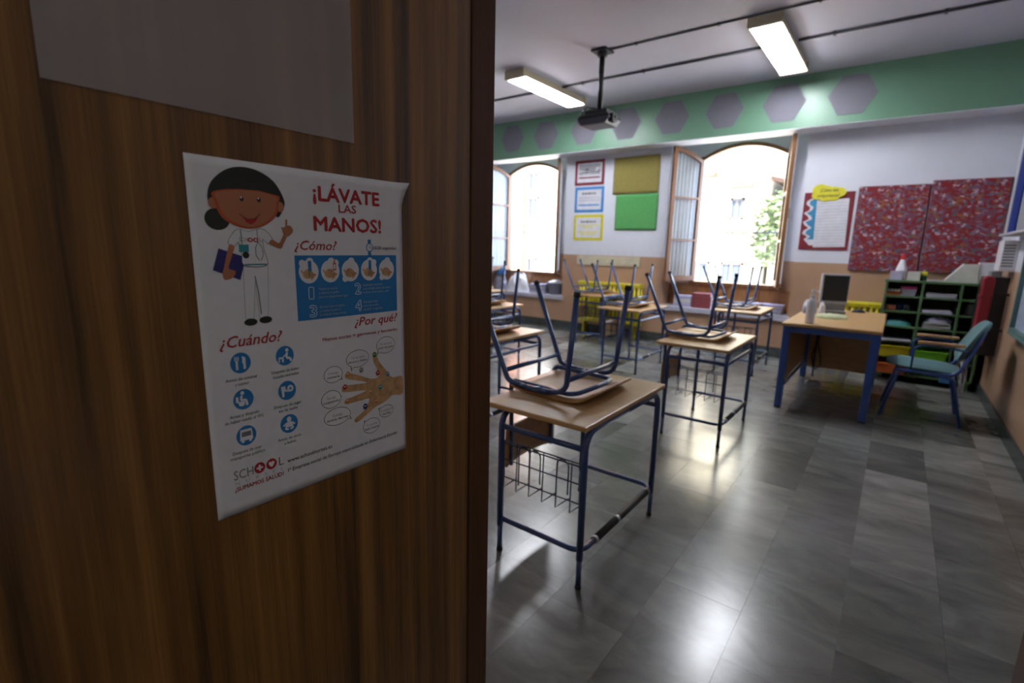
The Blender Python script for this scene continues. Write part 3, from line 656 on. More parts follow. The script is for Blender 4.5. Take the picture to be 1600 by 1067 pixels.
def radiator(x0, n, w, z0, z1, label):
    r = thing('radiator', (x0, YW-.095, z0), label, 'radiator', 'yellow cast radiators'); hgt = z1-z0
    s = MB()
    for yy in (-.045, .045): s.tube([(0, yy, .03), (0, yy, hgt-.03)], w*.36, 8)
    for zz in (.035, hgt-.035): s.prism([(-.075, zz-.03), (.06, zz-.03), (.075, zz), (.06, zz+.03), (-.06, zz+.03), (-.08, zz+.01)], -w*.47, w*.47, 'x')
    s.box(-w*.08, w*.08, -.04, .04, .05, hgt-.05)
    me = s.mesh('section', M['yellow'])
    for k in range(n): o = bpy.data.objects.new('section', me); COL.objects.link(o); o.parent = r; o.location = (w*(k+.5), 0, 0)
    MB().tube([(.02, 0, .035), (-.05, 0, .035), (-.05, 0, -z0+.0)], .012, 8, fil=.03).build('pipe', M['yellow'], r)
    for q in (w*1.5, w*(n-1.5)): MB().box(q-.012, q+.012, -.03, .09, -z0+.0, .02).build('foot', M['yellow'], r)
radiator(-4.16, 16, .068, .20, .86, 'long yellow cast radiator below the coat rack')
radiator(-.53, 7, .060, .20, .835, 'short yellow cast radiator between the teacher desk and green shelves')
# red notice board with yellow title
nb = thing('notice_board', (-.795, YW, 1.775), 'dark red notice board with lined sheet and yellow title cloud', 'notice board')
MB().box(-.265, .262, -.012, 0, -.345, .350).build('board', M['bd_red'], nb, .003)
rnd = random.Random(3)
torn = [(-.04, .28), (-.04, -.22)]+[(-.19+.035*math.sin(k*1.9)+.02*rnd.random(), -.22+.5*k/14) for k in range(15)]
edge_ = [(-.07, .29), (-.07, -.29), (-.15, -.29)]+[(x-.028-.012*rnd.random(), z) for x, z in torn[2:]]
MB().prism(edge_, -.0140, -.0121, 'y').build('torn_edge', M['pr_white'], nb); MB().prism(torn, -.0160, -.0141, 'y').build('torn_paper', M['torn'], nb)
sh = MB().box(-.115, .222, -.0185, -.0165, -.312, .262).build('lined_sheet', M['pr_white'], nb); sh.rotation_euler = (0, math.radians(-2), 0)
for k in range(15): o = MB().box(-.105, .212, -.0190, -.0186, -.29+.036*k, -.286+.036*k).build('line', M['pr_lgrey'], sh)
cl = MB()
for q, (x, z, r) in enumerate(((-.10, .37, .075), (-.03, .355, .07), (.05, .345, .065), (.11, .34, .055), (-.13, .315, .05), (-.04, .30, .06), (.05, .30, .055))): cl.prism([(x+r*math.cos(a*PI/10)*1.15, z+r*math.sin(a*PI/10)) for a in range(20)], -.030-.0004*q, -.019, 'y')
clo = cl.build('title_cloud', M['bd_yel'], nb)

# ------------------------------------------------------------------ lettering
def text_mesh(s, bold=0.0):
    c = bpy.data.curves.new('t', 'FONT'); c.body = s; c.size = 1; c.resolution_u = 2; c.offset = bold
    o = bpy.data.objects.new('t', c); COL.objects.link(o); bpy.context.view_layer.update()
    dg = bpy.context.evaluated_depsgraph_get(); me = bpy.data.meshes.new_from_object(o.evaluated_get(dg))
    V = [tuple(v.co) for v in me.vertices]; Fs = [list(p.vertices) for p in me.polygons]
    bpy.data.objects.remove(o); bpy.data.curves.remove(c); bpy.data.meshes.remove(me)
    return V, Fs
_cap = max(v[1] for v in text_mesh('H')[0])
class Flat(MB):
    """Flat print in page millimetres (x right, y down), laid on a plane facing local +x or -y."""
    def __init__(s, fac='x', k=.001, W=0, Hh=0): super().__init__(); s.fac = fac; s.k = k; s.W = W; s.Hh = Hh; s.cnt = 0
    def P(s, x, y, l):
        a, b, d = (x-s.W/2)*s.k, (s.Hh/2-y)*s.k, l*.00009
        return (d, a, b) if s.fac == 'x' else (a, -d, b)
    def poly(s, pts, mi, l=1):
        n = len(pts); ar = sum(pts[i][0]*pts[(i+1) % n][1]-pts[(i+1) % n][0]*pts[i][1] for i in range(n))
        if ar > 0: pts = list(reversed(pts))
        s.cnt += 1; s.add([s.P(x, y, l+s.cnt*.045) for x, y in pts], [list(range(n))], mi); return s
    def ell(s, cx, cy, rx, ry, mi, l=1, n=24, rot=0):
        c, q = math.cos(rot), math.sin(rot)
        return s.poly([(cx+rx*math.cos(2*PI*k/n)*c-ry*math.sin(2*PI*k/n)*q, cy+rx*math.cos(2*PI*k/n)*q+ry*math.sin(2*PI*k/n)*c) for k in range(n)], mi, l)
    def line(s, pts, w, mi, l=1, closed=False):
        if closed: pts = pts+[pts[0]]
        for (x0, y0), (x1, y1) in zip(pts, pts[1:]):
            d = math.hypot(x1-x0, y1-y0) or 1; nx, ny = -(y1-y0)/d*w/2, (x1-x0)/d*w/2
            s.poly([(x0+nx, y0+ny), (x1+nx, y1+ny), (x1-nx, y1-ny), (x0-nx, y0-ny)], mi, l)
        return s
    def spline(s, pts, n=6):
        out = []; N = len(pts)
        for i in range(N):
            p0, p1, p2, p3 = (Vector(pts[(i+j) % N]) for j in (-1, 0, 1, 2))
            for q in range(n):
                t = q/n; out.append(tuple(.5*((2*p1)+(p2-p0)*t+(2*p0-5*p1+4*p2-p3)*t*t+(3*p1-p0-3*p2+p3)*t**3)))
        return out
    def blob(s, pts, mi, l=1): return s.poly(s.spline(pts), mi, l)
    def text(s, t, x0, x1, base, cap, mi, l=2, bold=0.0, shear=0.0, rise=0.0):
        V, Fs = text_mesh(t); mn = min(v[0] for v in V); mx = max(v[0] for v in V); kx = (x1-x0)/(mx-mn); ky = cap/_cap
        vs = []
        for x, y, _ in V:
            px = x0+(x-mn)*kx+shear*y*ky; py = base-y*ky-rise*(px-x0); vs.append(s.P(px, py, l+s.cnt*.045))
        s.add(vs, Fs, mi)
        if bold > 0:
            e = bold*cap*1.6
            for kq, (sx, sy) in enumerate(((1, 0), (-1, 0), (0, 1), (0, -1))):
                o0, o1 = Vector(s.P(0, 0, 0)), Vector(s.P(sx*e, sy*e*.8, .22*(kq+1))); s.add([tuple(Vector(p)+(o1-o0)) for p in vs], Fs, mi)
        return s
ct = Flat('y', .001, 0, 0); 
ct.text('¿Cómo nos', -95, 95, 0, 40, 0, 1, bold=.012); ct.text('comportamos?', -120, 110, 62, 36, 0, 1, bold=.012)
tt = ct.build('title_lettering', M['pr_black'], nb); tt.location = (-.005, -.0330, .352)
# patterned boards
for x0, x1, z0, z1, lb in ((-.500, .158, 1.195, 2.172, 'red patterned cloth board beside the notice board'), (.172, .805, 1.20, 2.205, 'red patterned cloth board in the corner by the whiteboard wall')):
    n = thing('cloth_board', ((x0+x1)/2, YW, (z0+z1)/2), lb, 'pinboard', 'red patterned pinboards'); w = (x1-x0)/2; hh = (z1-z0)/2
    MB().box(-w, w, -.028, 0, -hh, hh).build('panel', M['cloth'], n, .006); MB().box(w-.012, w+.004, -.020, 0, -hh, hh).build('edge_strip', M['bd_red'], n)

# ------------------------------------------------------------------ green shelves in the corner
S = thing('shelf_unit', (.335, 7.13, 0), 'green painted open shelf unit in the corner behind the armchair', 'shelves')
sx0, sx1, y0, y1 = -.43, .42, -.235, .235
for xx in (sx0, -.115, .20, sx1-.02): MB().box(xx, xx+.02, y0, y1, .10, 1.10).build('upright', M['greens'], S, .002)
MB().box(sx0-.01, sx1+.01, y0-.005, y1, 1.10, 1.122).build('top', M['greens'], S, .002)
ROW = [.10, .285, .455, .625, .79, .955]
for r_ in ROW:
    for a, c in ((sx0+.02, -.115), (-.095, .20), (.22, sx1-.02)): MB().box(a, c, y0+.004, y1, r_-.018, r_).build('shelf', M['greens'], S)
MB().box(sx0+.02, sx1-.02, y1-.012, y1-.002, .10, 1.10).build('back_panel', M['dark'], S)
for xx in (sx0+.03, sx1-.05):
    for yy in (y0+.03, y1-.04): MB().box(xx, xx+.03, yy, yy+.03, 0, .10).build('foot', M['greens'], S)
def tray(name, x, y, z, w, d_, h_, m, label, cat, lid=None, rz=0):
    o = thing(name, (x, y, z), label, cat, rz=rz); t = .008
    b_ = MB().box(-w/2, w/2, -d_/2, d_/2, 0, t); b_.prism([(-w/2, t), (-w/2-.008, h_), (-w/2, h_), (-w/2+t, t)], -d_/2, d_/2, 'y').prism([(w/2, t), (w/2+.008, h_), (w/2, h_), (w/2-t, t)], -d_/2, d_/2, 'y').box(-w/2, w/2, -d_/2, -d_/2+t, t, h_).box(-w/2, w/2, d_/2-t, d_/2, t, h_)
    b_.build('tub', M[m], o)
    if lid: MB().box(-w/2-.012, w/2+.012, -d_/2-.008, d_/2+.008, h_, h_+.022).build('lid', M[lid], o, .005)
    else: MB().box(-w/2-.012, w/2+.012, -d_/2-.012, -d_/2, h_-.015, h_).build('rim', M[m], o)
    return o
tray('lidded_box', .115, 7.04, ROW[5], .12, .16, .075, 'lav', 'clear storage box with bright pink lid on the top shelf', 'box', 'pink')
ob = thing('orange_box', (-.015, 7.03, ROW[5]), 'orange card box with white rolls inside on the top shelf', 'box'); MB().box(-.06, .06, -.07, .07, 0, .04).build('carton', M['orange'], ob, .003)
for k in range(4): MB().tube([(-.045+.03*k, -.05, .052), (-.045+.03*k, .05, .052)], .013, 8).build('roll', M['whitep'], ob)
bk = thing('block_box', (-.02, 7.0, ROW[4]), 'small salmon coloured block set on the second shelf', 'box'); 
for k in range(4): MB().box(-.045+.024*k, -.025+.024*k, -.05, .05, 0, .055).build('block', M['brick'], bk, .003)
o = thing('tape_holder', (.09, 7.0, ROW[4]), 'dark tape reels beside the salmon blocks', 'tape'); MB().tube([(-.035+.03*math.cos(a*PI/8), 0, .033+.03*math.sin(a*PI/8)) for a in range(17)], .012, 8).build('reel', M['navy'], o); MB().tube([(.03+.025*math.cos(a*PI/8), .02, .028+.025*math.sin(a*PI/8)) for a in range(17)], .008, 8).build('reel', M['greyp'], o)
lump('cyan_bag', (.055, 7.02, ROW[3]), .13, .10, .062, M['cyan'], 'pale cyan pouch lying on the third shelf', 'pouch', 5, rough=.05)
def papers(x, y, z, w, d_, n, ms, name, label, cat='papers', rz=0, step=.008):
    o = thing(name, (x, y, z), label, cat, rz=rz); rr = random.Random(n*7+int(abs(x)*100))
    for k in range(n):
        s_ = MB().box(-w/2, w/2, -d_/2, d_/2, 0, step*.9).build('sheet', M[ms[k % len(ms)]], o); s_.location = (rr.uniform(0, .012), rr.uniform(-.01, .01), step*k); s_.rotation_euler = (0, 0, rr.uniform(-.06, .06))
    return o
papers(.385, 7.03, ROW[5], .24, .26, 5, ['sill', 'lgreyp', 'pr_white'], 'paper_pile', 'thin pile of pale papers on the middle top shelf', step=.009)
papers(.37, 7.03, ROW[4], .24, .26, 4, ['lav', 'pr_white'], 'paper_pile', 'thin pile of lavender papers on the middle second shelf', step=.008)
papers(.385, 7.03, ROW[3], .22, .26, 6, ['folder', 'lgreyp', 'folder'], 'paper_pile', 'thick pile of cream papers on the middle third shelf', step=.011)
lump('lilac_bag', (.40, 7.0, ROW[3]+.07), .11, .09, .05, M['lav'], 'crumpled lilac paper on top of the cream papers', 'paper', 8, rough=.2)
sb_ = thing('sanitizer_bottle', (.645, 7.02, ROW[4]-.0), 'clear sanitizer pump bottle in the last shelf column', 'bottle'); MB().lathe([(.04, 0), (.042, .01), (.042, .10), (.03, .125), (.014, .132)]).build('body', M['clear'], sb_); MB().lathe([(.016, .132), (.016, .15), (.006, .152), (.006, .16)]).tube([(0, 0, .157), (-.035, 0, .154)], .005, 6).build('pump', M['whitep'], sb_)
tray('yellow_bin', .070, 7.02, ROW[1], .27, .34, .125, 'yelbin', 'yellow plastic bin on the lower shelf behind the armchair', 'bin')
tray('lime_bin', .385, 7.02, ROW[1], .265, .34, .105, 'lime', 'lime green plastic bin on the lower shelf behind the armchair', 'bin')
tray('brown_bin', .065, 7.02, ROW[0], .26, .34, .11, 'orange', 'brownish orange bin on the bottom shelf', 'bin')
papers(.06, 7.0, ROW[2], .26, .28, 3, ['lgreyp', 'sill'], 'paper_pile', 'few grey papers on the fourth shelf under the cyan pouch')
# on top of the shelves
ZK = 1.122
g = thing('glue_bottle', (.02, 7.16, ZK), 'white glue bottle with a red cone tip on the green shelves', 'bottle'); MB().lathe([(.050, 0), (.052, .01), (.052, .10), (.022, .21), (.020, .22)]).build('body', M['whitep'], g); MB().lathe([(.022, .22), (.020, .235), (.016, .27), (.010, .285)]).build('cap', M['redp'], g)
for x, m_, lb in ((-.015, 'lav', 'pale lilac open box in front of the white glue bottle'), (.135, 'folder', 'cream card box next to the white glue bottle')):
    o = thing('card_box', (x, 7.02, ZK), lb, 'box'); w = .058; q = MB().box(-w, w, -.05, .05, 0, .006).box(-w, -w+.006, -.05, .05, .006, .095).box(w-.006, w, -.05, .05, .006, .095).box(-w, w, -.05, -.044, .006, .095).box(-w, w, .044, .05, .006, .095); q.build('carton', M[m_], o); MB().box(-w+.007, w-.007, -.043, .043, .06, .075).build('contents', M['pr_lgrey'], o)
j = thing('small_jar', (.225, 7.08, ZK), 'small green jar with a yellow lid on the green shelves', 'jar'); MB().lathe([(.026, 0), (.028, .008), (.028, .05), (.024, .056)]).build('body', M['pr_green'], j); MB().lathe([(.028, .056), (.028, .09), (.024, .095)]).build('lid', M['bd_yel'], j)
papers(.315, 6.96, ZK, .14, .12, 3, ['sill', 'pr_white'], 'paper_pile', 'loose white papers lying on top of the green shelves', step=.006)
fo = thing('cardboard_wedge', (.55, 7.10, ZK), 'white card folder propped open like a wedge on the green shelves', 'folder')
MB().prism([(-.16, 0), (-.02, .19), (-.01, .19), (-.13, 0)], -.10, .10, 'y').build('cover', M['folder'], fo); MB().prism([(-.13, 0), (-.012, .19), (.10, .195), (.10, 0)], -.10, -.085, 'y').build('flap', M['folder'], fo); MB().box(.10, .235, -.09, .09, 0, .21).build('block', M['pr_white'], fo, .004)

# ------------------------------------------------------------------ right wall
rm = thing('rolled_mat', (.665, 6.30, 0), 'red foam mat hanging rolled beside the black cabinet', 'mat')
MB().prism([(-.045, .58), (.03, .58), (.04, .60), (.04, 1.19), (.02, 1.225), (-.02, 1.225), (-.045, 1.20)], -.06, .05, 'y').build('roll', M['redmat'], rm, .015)
for z in (.72, 1.05): MB().box(.04, .154, 0, .012, z, z+.02).build('wall_bracket', M['blackp'], rm)
for z in (.70, 1.02): MB().box(-.048, .043, -.063, .053, z, z+.025).build('strap', M['bd_red'], rm)
bc = thing('black_cabinet', (.74, 6.62, .47), 'black metal cabinet hung on the whiteboard wall next to the red mat', 'cabinet')
MB().box(-.085, .079, -.20, .20, 0, .74).build('case', M['blackp'], bc, .006)
MB().box(-.090, -.0851, -.18, .18, .03, .40).build('door', M['blackp'], bc, .002); MB().box(-.090, -.0851, -.18, .18, .43, .70).build('door', M['blackp'], bc, .002)
for z in (.12, .5): MB().box(-.075, .07, -.2055, -.2001, z, z+.012).build('vent', M['blackp'], bc)
MB().box(-.05, .02, -.17, .05, .7401, .79).build('switch_box', M['greyp'], bc, .004)
wc = thing('interactive_board', (.77, 5.30, 1.60), 'grey interactive board with navy edge, high above the black cabinet', 'board')
MB().box(-.045, .049, -1.2, .62, 0, .72).build('panel', M['boardgrey'], wc, .006); MB().box(-.055, .049, .621, .96, 0, .73).build('edge', M['navy'], wc, .004); MB().box(-.055, .049, .961, 1.02, 0, .73).build('end_cap', M['boardgrey'], wc, .004); MB().box(-.09, .049, -1.2, 1.10, -.022, -.001).build('ledge', M['lgreyp'], wc, .003)
vn = thing('vent_unit', (.765, 6.42, 1.27), 'white slatted vent unit between the grey board and the black cabinet', 'vent')
MB().box(-.055, .054, -.14, .14, 0, .27).build('case', M['whitep'], vn, .006)
for k in range(8): MB().box(-.045, .03, -.1452, -.1401, .04+.026*k, .052+.026*k).build('slat', M['greyp'], vn)
wbd = thing('whiteboard', (.80, 4.10, .84), 'pale blue whiteboard on the wall below the grey interactive board', 'whiteboard')
MB().box(0, .019, -1.5, 1.52, 0, .68).build('surface', M['boardface'], wbd)
MB().box(-.03, .019, -1.55, -1.5, -.04, .72).box(-.03, .019, 1.52, 1.56, -.04, .72).box(-.03, .019, -1.5, 1.52, .68, .72).box(-.03, .019, -1.5, 1.52, -.04, 0).build('frame', M['alu'], wbd); MB().box(-.05, -.03, -1.4, 1.45, -.04, -.03).build('pen_tray', M['alu'], wbd)
cs = thing('coiled_cord', (.60, 6.42, 0), 'pale coiled cables and a blue packet on the floor by the wall', 'cable')
for k in range(3): MB().tube([(.0+.05*math.cos(a*PI/8+k), .02*k, .25+.17*math.sin(a*PI/8+k*.3)) for a in range(17)], .006, 6).build('loop', M['lgreyp'], cs)
MB().tube([(0, 0, .42), (.02, 0, .2), (0, 0, 0)], .008, 6).build('cord', M['lgreyp'], cs); MB().box(-.14, -.02, -.03, .03, .16, .21).build('packet', M['bd_blue'], cs, .004)

# ------------------------------------------------------------------ things on the window sills
def book(x, y, z, w, d_, h_, m, label, rz=0):
    o = thing('book', (x, y, z), label, 'book', 'books on the window sill', rz); MB().box(-w/2, w/2, -d_/2, d_/2, 0, .003).box(-w/2, w/2, -d_/2, d_/2, h_-.003, h_).box(-w/2, w/2, -d_/2, -d_/2+.004, .003, h_-.003).build('cover', M[m], o); MB().box(-w/2+.004, w/2-.004, -d_/2+.005, d_/2-.004, .0031, h_-.0031).build('pages', M['pr_white'], o)
zz = ZS
nm = ['lowest', 'second', 'third', 'fourth', 'topmost']
for k in range(4):
    h_ = (.055, .05, .055, .05)[k]; book(-2.22+random.uniform(-.01, .01), 7.55, zz+.0005*k, .27, .22, h_, 'maroon', 'maroon book on the window sill, %s of its stack' % (nm[k] if k < 3 else nm[4]), random.uniform(-.05, .05)); zz += h_+.0005
zz = ZS
for k in range(3):
    h_ = (.06, .05, .05)[k]; book(-2.50, 7.54, zz+.0005*k, .26, .2, h_, ('lav', 'folder', 'lav')[k], 'pale book on the window sill, %s of its stack' % (nm[k] if k < 2 else nm[4]), random.uniform(-.05, .05)); zz += h_+.0005
papers(-1.38, 7.56, ZS, .42, .22, 6, ['pr_white', 'lav'], 'paper_pile', 'pile of white papers on the sill under the open window', step=.022)
lump('paper_roll', (-1.72, 7.5, ZS), .12, .08, .10, M['whitep'], 'white wrapped bundle on the sill behind the far desk', 'bundle', 12, rough=.06)
lump('white_bag', (-5.62, 7.56, ZS), .22, .13, .28, M['whitep'], 'large white plastic bag heaped on the sill nearest the door', 'bag', 9, rough=.2)
lump('grey_bag', (-6.05, 7.56, ZS), .15, .13, .24, M['bag'], 'grey plastic bag heaped beside the large white bag', 'bag', 10, rough=.2)
lump('blue_bag', (-6.05, 7.55, ZS+.30), .10, .07, .12, M['bd_blue'], 'small blue pouch on top of the grey bag', 'pouch', 11, rough=.1)
tb = thing('washing_tub', (-4.80, 7.57, ZS), 'round brownish tub on the sill holding white cloth', 'tub'); MB().lathe([(.11, 0), (.12, .01), (.17, .20), (.178, .205), (.165, .205), (.11, .02)], n=28).build('tub', M['bag'], tb); MB().lathe([(.155, .17), (.13, .225), (.06, .25), (.01, .255)], n=20).build('cloth', M['whitep'], tb)
papers(-5.14, 7.55, ZS, .32, .22, 7, ['lav', 'pr_white', 'lgreyp'], 'paper_pile', 'uneven pile of lilac papers beside the round tub', step=.024)

# ------------------------------------------------------------------ sheets on the door
fl = MB().box(0, .0006, -.158, .158, -.21, .21).build('frosted_sheet', M['film']); fl.location = (DX+.0012, .2795, 1.7415); fl.rotation_euler = (math.radians(-.4), 0, 0)
tag(fl, 'frosted translucent sheet taped to the door above the poster', 'sheet')
PW, PH = 297, 420; KK = .4210/420
po = thing('hand_washing_poster', (DX+.0014, .2255+.1455, 1.0663+.2105), 'white hand washing poster with red headings taped to the wooden door', 'poster')
KX = .2910/297
def curl(u, v):   # the top corner by the door frame lifts, the edge ripples slightly
    return .012*max(0, (u-.93)/.07)**2*max(0, (v-.90)/.10)**2
pg = MB().grid(lambda u, v: (curl(u, v), (u-.5)*PW*KX+.006*max(0, (u-.95)/.05)*max(0, (v-.93)/.07), (v-.5)*PH*KK), 40, 40)
pg.build('sheet', M['paper'], po, solid=.0003)
COLS = ['pr_red', 'pr_blue', 'pr_white', 'pr_black', 'pr_grey', 'pr_skin', 'pr_skin2', 'pr_hair', 'pr_navy', 'pr_teal', 'pr_hand', 'pr_lgrey', 'pr_orange', 'pr_green']
RED, BLU, WHI, BLK, GRY, SKN, SK2, HAI, NAV, TEA, HND, LGR, ORA, GRN = range(14)
PM = [M[c] for c in COLS]
class Page(Flat):
    def P(s, x, y, l): return (.0004+l*.00011, (x-PW/2)*KX, (PH/2-y)*KK)
    def done(s, name, parent=po): return s.build(name, PM, parent)
q = Page(); q.text('¡LÁVATE', 149, 254, 36, 17.5, RED, bold=.034); q.text('LAS', 186, 214, 49, 10, RED, bold=.015); q.text('MANOS!', 148, 256, 74, 17.5, RED, bold=.034); q.done('title_lettering')
q = Page(); q.text('¿Cómo?', 119, 178, 99, 11.5, RED, shear=.28, bold=.012); q.done('heading_lettering')
q = Page(); q.text('¿Cuándo?', 19, 92, 212, 13, RED, shear=.28, bold=.012); q.done('heading_lettering')
q = Page(); q.text('¿Por qué?', 205, 281, 206, 12, RED, shear=.28, bold=.012); q.text('Manos sucias = gérmenes y bacterias', 152, 283, 221, 4.6, RED, bold=.012); q.done('heading_lettering')
q = Page(); q.text('15/20 segundos', 242, 284, 97.5, 4.2, BLK, bold=.012)
q.ell(235, 95, 6, 6.4, BLU, 1); q.ell(235, 95, 4.7, 5, WHI, 2); q.poly([(232, 84), (238, 84), (237.5, 89), (232.5, 89)], BLU); q.poly([(232, 106), (238, 106), (237.5, 101), (232.5, 101)], BLU); q.line([(235, 91.5), (235, 95.5), (238, 95.5)], .9, BLU, 3); q.done('watch_picture')
# blue instruction panel
q = Page(); q.poly([(118, 106), (284, 106), (284, 190), (118, 190)], BLU, 1); pn = q.done('instruction_panel')
for i, cx in enumerate((137, 169, 201, 233, 265)):
    s = Page(); s.ell(cx, 127, 14.2, 15, WHI, 2); s.ell(cx+(9 if i % 2 else -9), 116+(22 if i in (2, 4) else 0), 4.5, 4.5, WHI, 2, 14); s.ell(cx+2, 113, 5, 4, WHI, 2, 14)
    hx, hy = cx-1, 129
    s.blob([(hx-8, hy+1), (hx-3, hy-5), (hx+4, hy-4), (hx+9, hy+3), (hx+3, hy+7), (hx-5, hy+6)], HND, 3)
    for a in range(4): s.line([(hx+1+a*1.5, hy+1), (hx+5+a*2.0, hy+9-a*2.2)], 2.0, SKN if a % 2 else HND, 4)
    s.line([(hx-7, hy), (hx-10, hy-4)], 2.4, HND, 3)
    if i in (0, 3): s.poly([(cx-1, 113), (cx+4, 113), (cx+4, 126), (cx-1, 126)], BLU, 5); s.line([(cx+.5, 126), (cx, 134)], 1.6, TEA, 5)
    if i == 1: s.poly([(cx+4, 116), (cx+9, 116), (cx+9, 126), (cx+4, 126)], SK2, 5); s.poly([(cx+5, 118), (cx+8, 118), (cx+8, 124), (cx+5, 124)], WHI, 6); s.poly([(cx+5.5, 112), (cx+7.5, 112), (cx+7.5, 116), (cx+5.5, 116)], SK2, 5)
    s.done('step_picture', pn)
for t_, x, y in (('1', 136, 162), ('2', 208, 160), ('3', 136, 186), ('4', 208, 184)):
    s = Page(); s.text(t_, x, x+(6 if t_ == '1' else 9.5), y, 14.5, WHI, 2, bold=.05); s.text(t_, x, x+(6 if t_ == '1' else 9.5), y, 14.5, BLU, 3); s.done('step_number', pn)
for L_, x, y in ((('Mójate las manos', 'y cierra el grifo', 'para no desperdiciar agua'), 150, 151.5), (('Enjabónate muy bien', 'y no olvides entre los dedos', 'el dorso de la mano y uñas'), 221.5, 149.5), (('Quítate bien el jabón,', 'y repite el paso 2', 'si todavía están sucias'), 150, 175.5), (('Sécatelas bien', 'con una toalla,', 'secador o agitarlas'), 221.5, 174)):
    s = Page()
    for i, t_ in enumerate(L_): s.text(t_, x, x+len(t_)*1.82, y+i*5.3, 3.2, LGR, 2, bold=.006)
    s.done('step_lettering', pn)
# nurse picture
n_ = Page(); n_.blob([(20, 43), (25, 27), (40, 13), (58, 7), (79, 9), (98, 20), (109, 40), (106, 52), (98, 60), (88, 40), (60, 36), (30, 40), (28, 52), (23, 52)], HAI, 1); n_.ell(28.5, 66, 13.5, 12, HAI, 1); n_.done('hair_picture')
n_ = Page(); n_.ell(25.5, 49, 5.5, 6, SKN, 2); n_.ell(103, 48, 5, 6, SKN, 2)
n_.blob([(28, 36), (26.5, 46), (33, 63), (48, 72.5), (66, 75), (85, 69), (98, 57), (101.5, 44), (100, 34), (66, 30)], SK2, 3); n_.blob([(31, 37), (30, 46), (36, 61), (50, 70), (66, 73), (83, 67.5), (95, 56), (98.5, 44), (97, 36), (66, 32)], SKN, 4)
n_.poly([(27, 36), (40, 33), (54, 31.5), (78, 31), (101, 35), (100, 28), (88, 18), (60, 15), (36, 24)], HAI, 5)
for x, y in ((57, 42), (77, 41.5)): n_.ell(x, y, 2.3, 3.0, BLK, 5, 16); n_.ell(x-.5, y-1.5, 1.0, 1.2, WHI, 6, 12)
n_.poly([(56, 61), (62, 64.5), (70, 63.5), (75, 60), (72, 66.5), (66, 70.5), (60, 68)], RED, 5); n_.line([(53, 59), (56, 61.2), (62, 64.8), (70, 63.8), (75, 60), (77, 57.5)], .8, BLK, 6); n_.done('face_picture')
n_ = Page(); n_.blob([(49, 76), (40, 86), (38, 93), (44, 96.5), (49.5, 92), (52, 104), (54, 118), (82, 118), (80, 100), (79, 88), (85, 92.5), (91, 87), (84, 77), (75, 74.5), (62, 78)], GRY, 1); n_.blob([(49.5, 76.5), (40.6, 86.2), (38.8, 92.8), (43.8, 95.7), (50, 91), (52.8, 104), (54.8, 117), (81.2, 117), (79.2, 100), (78.2, 87), (85, 91.6), (90, 86.8), (83.5, 77.6), (75, 75.2), (62, 78.6)], WHI, 2)
n_.line([(55, 116.5), (81, 116.5)], 1.6, TEA, 3)
n_.text('SCH', 50.5, 60, 90, 4.6, GRY, 3); n_.ell(63.5, 88, 3.2, 2.6, RED, 3, 14); n_.ell(70, 88, 3.2, 2.6, RED, 3, 14); n_.ell(63.5, 88, 1.5, 1.2, WHI, 4, 10); n_.ell(70, 88, 1.5, 1.2, WHI, 4, 10); n_.text('L', 74.5, 77.5, 90, 4.6, GRY, 3)
n_.line([(53, 76), (53.5, 94)], .9, BLK, 4); n_.poly([(49.5, 93.5), (61, 93.5), (61, 102), (49.5, 102)], TEA, 4); n_.ell(57, 105.5, 4, 4, HAI, 5, 16)
n_.line([(72, 75), (72.5, 90), (69, 97), (69, 106), (73, 112)], .9, GRY, 4); n_.line([(72.5, 90), (77, 97), (78, 105), (75, 112)], .9, GRY, 4); n_.done('shirt_picture')
n_ = Page(); n_.poly([(27, 98), (57, 108), (48.5, 134), (19, 122)], NAV, 2); n_.done('folder_picture')
n_ = Page(); n_.blob([(39, 94), (35, 106), (31, 120), (29, 127), (31, 133), (40, 131), (44, 124), (36.5, 120), (41, 107), (44.5, 96)], SKN, 3); n_.done('arm_picture'); n_ = Page()
n_.blob([(86, 92), (94, 96), (101, 97.5), (105, 91), (109, 83), (106, 80), (101, 88), (98, 91), (90, 87)], SKN, 3); n_.blob([(104, 74), (106, 82), (112, 82), (118, 76), (115, 70), (111, 70)], SKN, 3); n_.line([(109.5, 72), (110, 62.5)], 2.6, SKN, 3); n_.line([(105, 76), (103.5, 72)], 2, SKN, 3); n_.done('arm_picture')
n_ = Page(); n_.line([(53, 118), (51, 180), (61, 181), (66, 135), (68, 181), (79, 180), (83, 118)], .7, LGR, 1); n_.line([(66, 130), (69, 150), (70.5, 176)], 1.3, GRY, 1); n_.ell(57, 184.5, 8, 4.2, HAI, 2); n_.ell(75.5, 183.5, 8, 4.2, HAI, 2); n_.done('legs_picture')
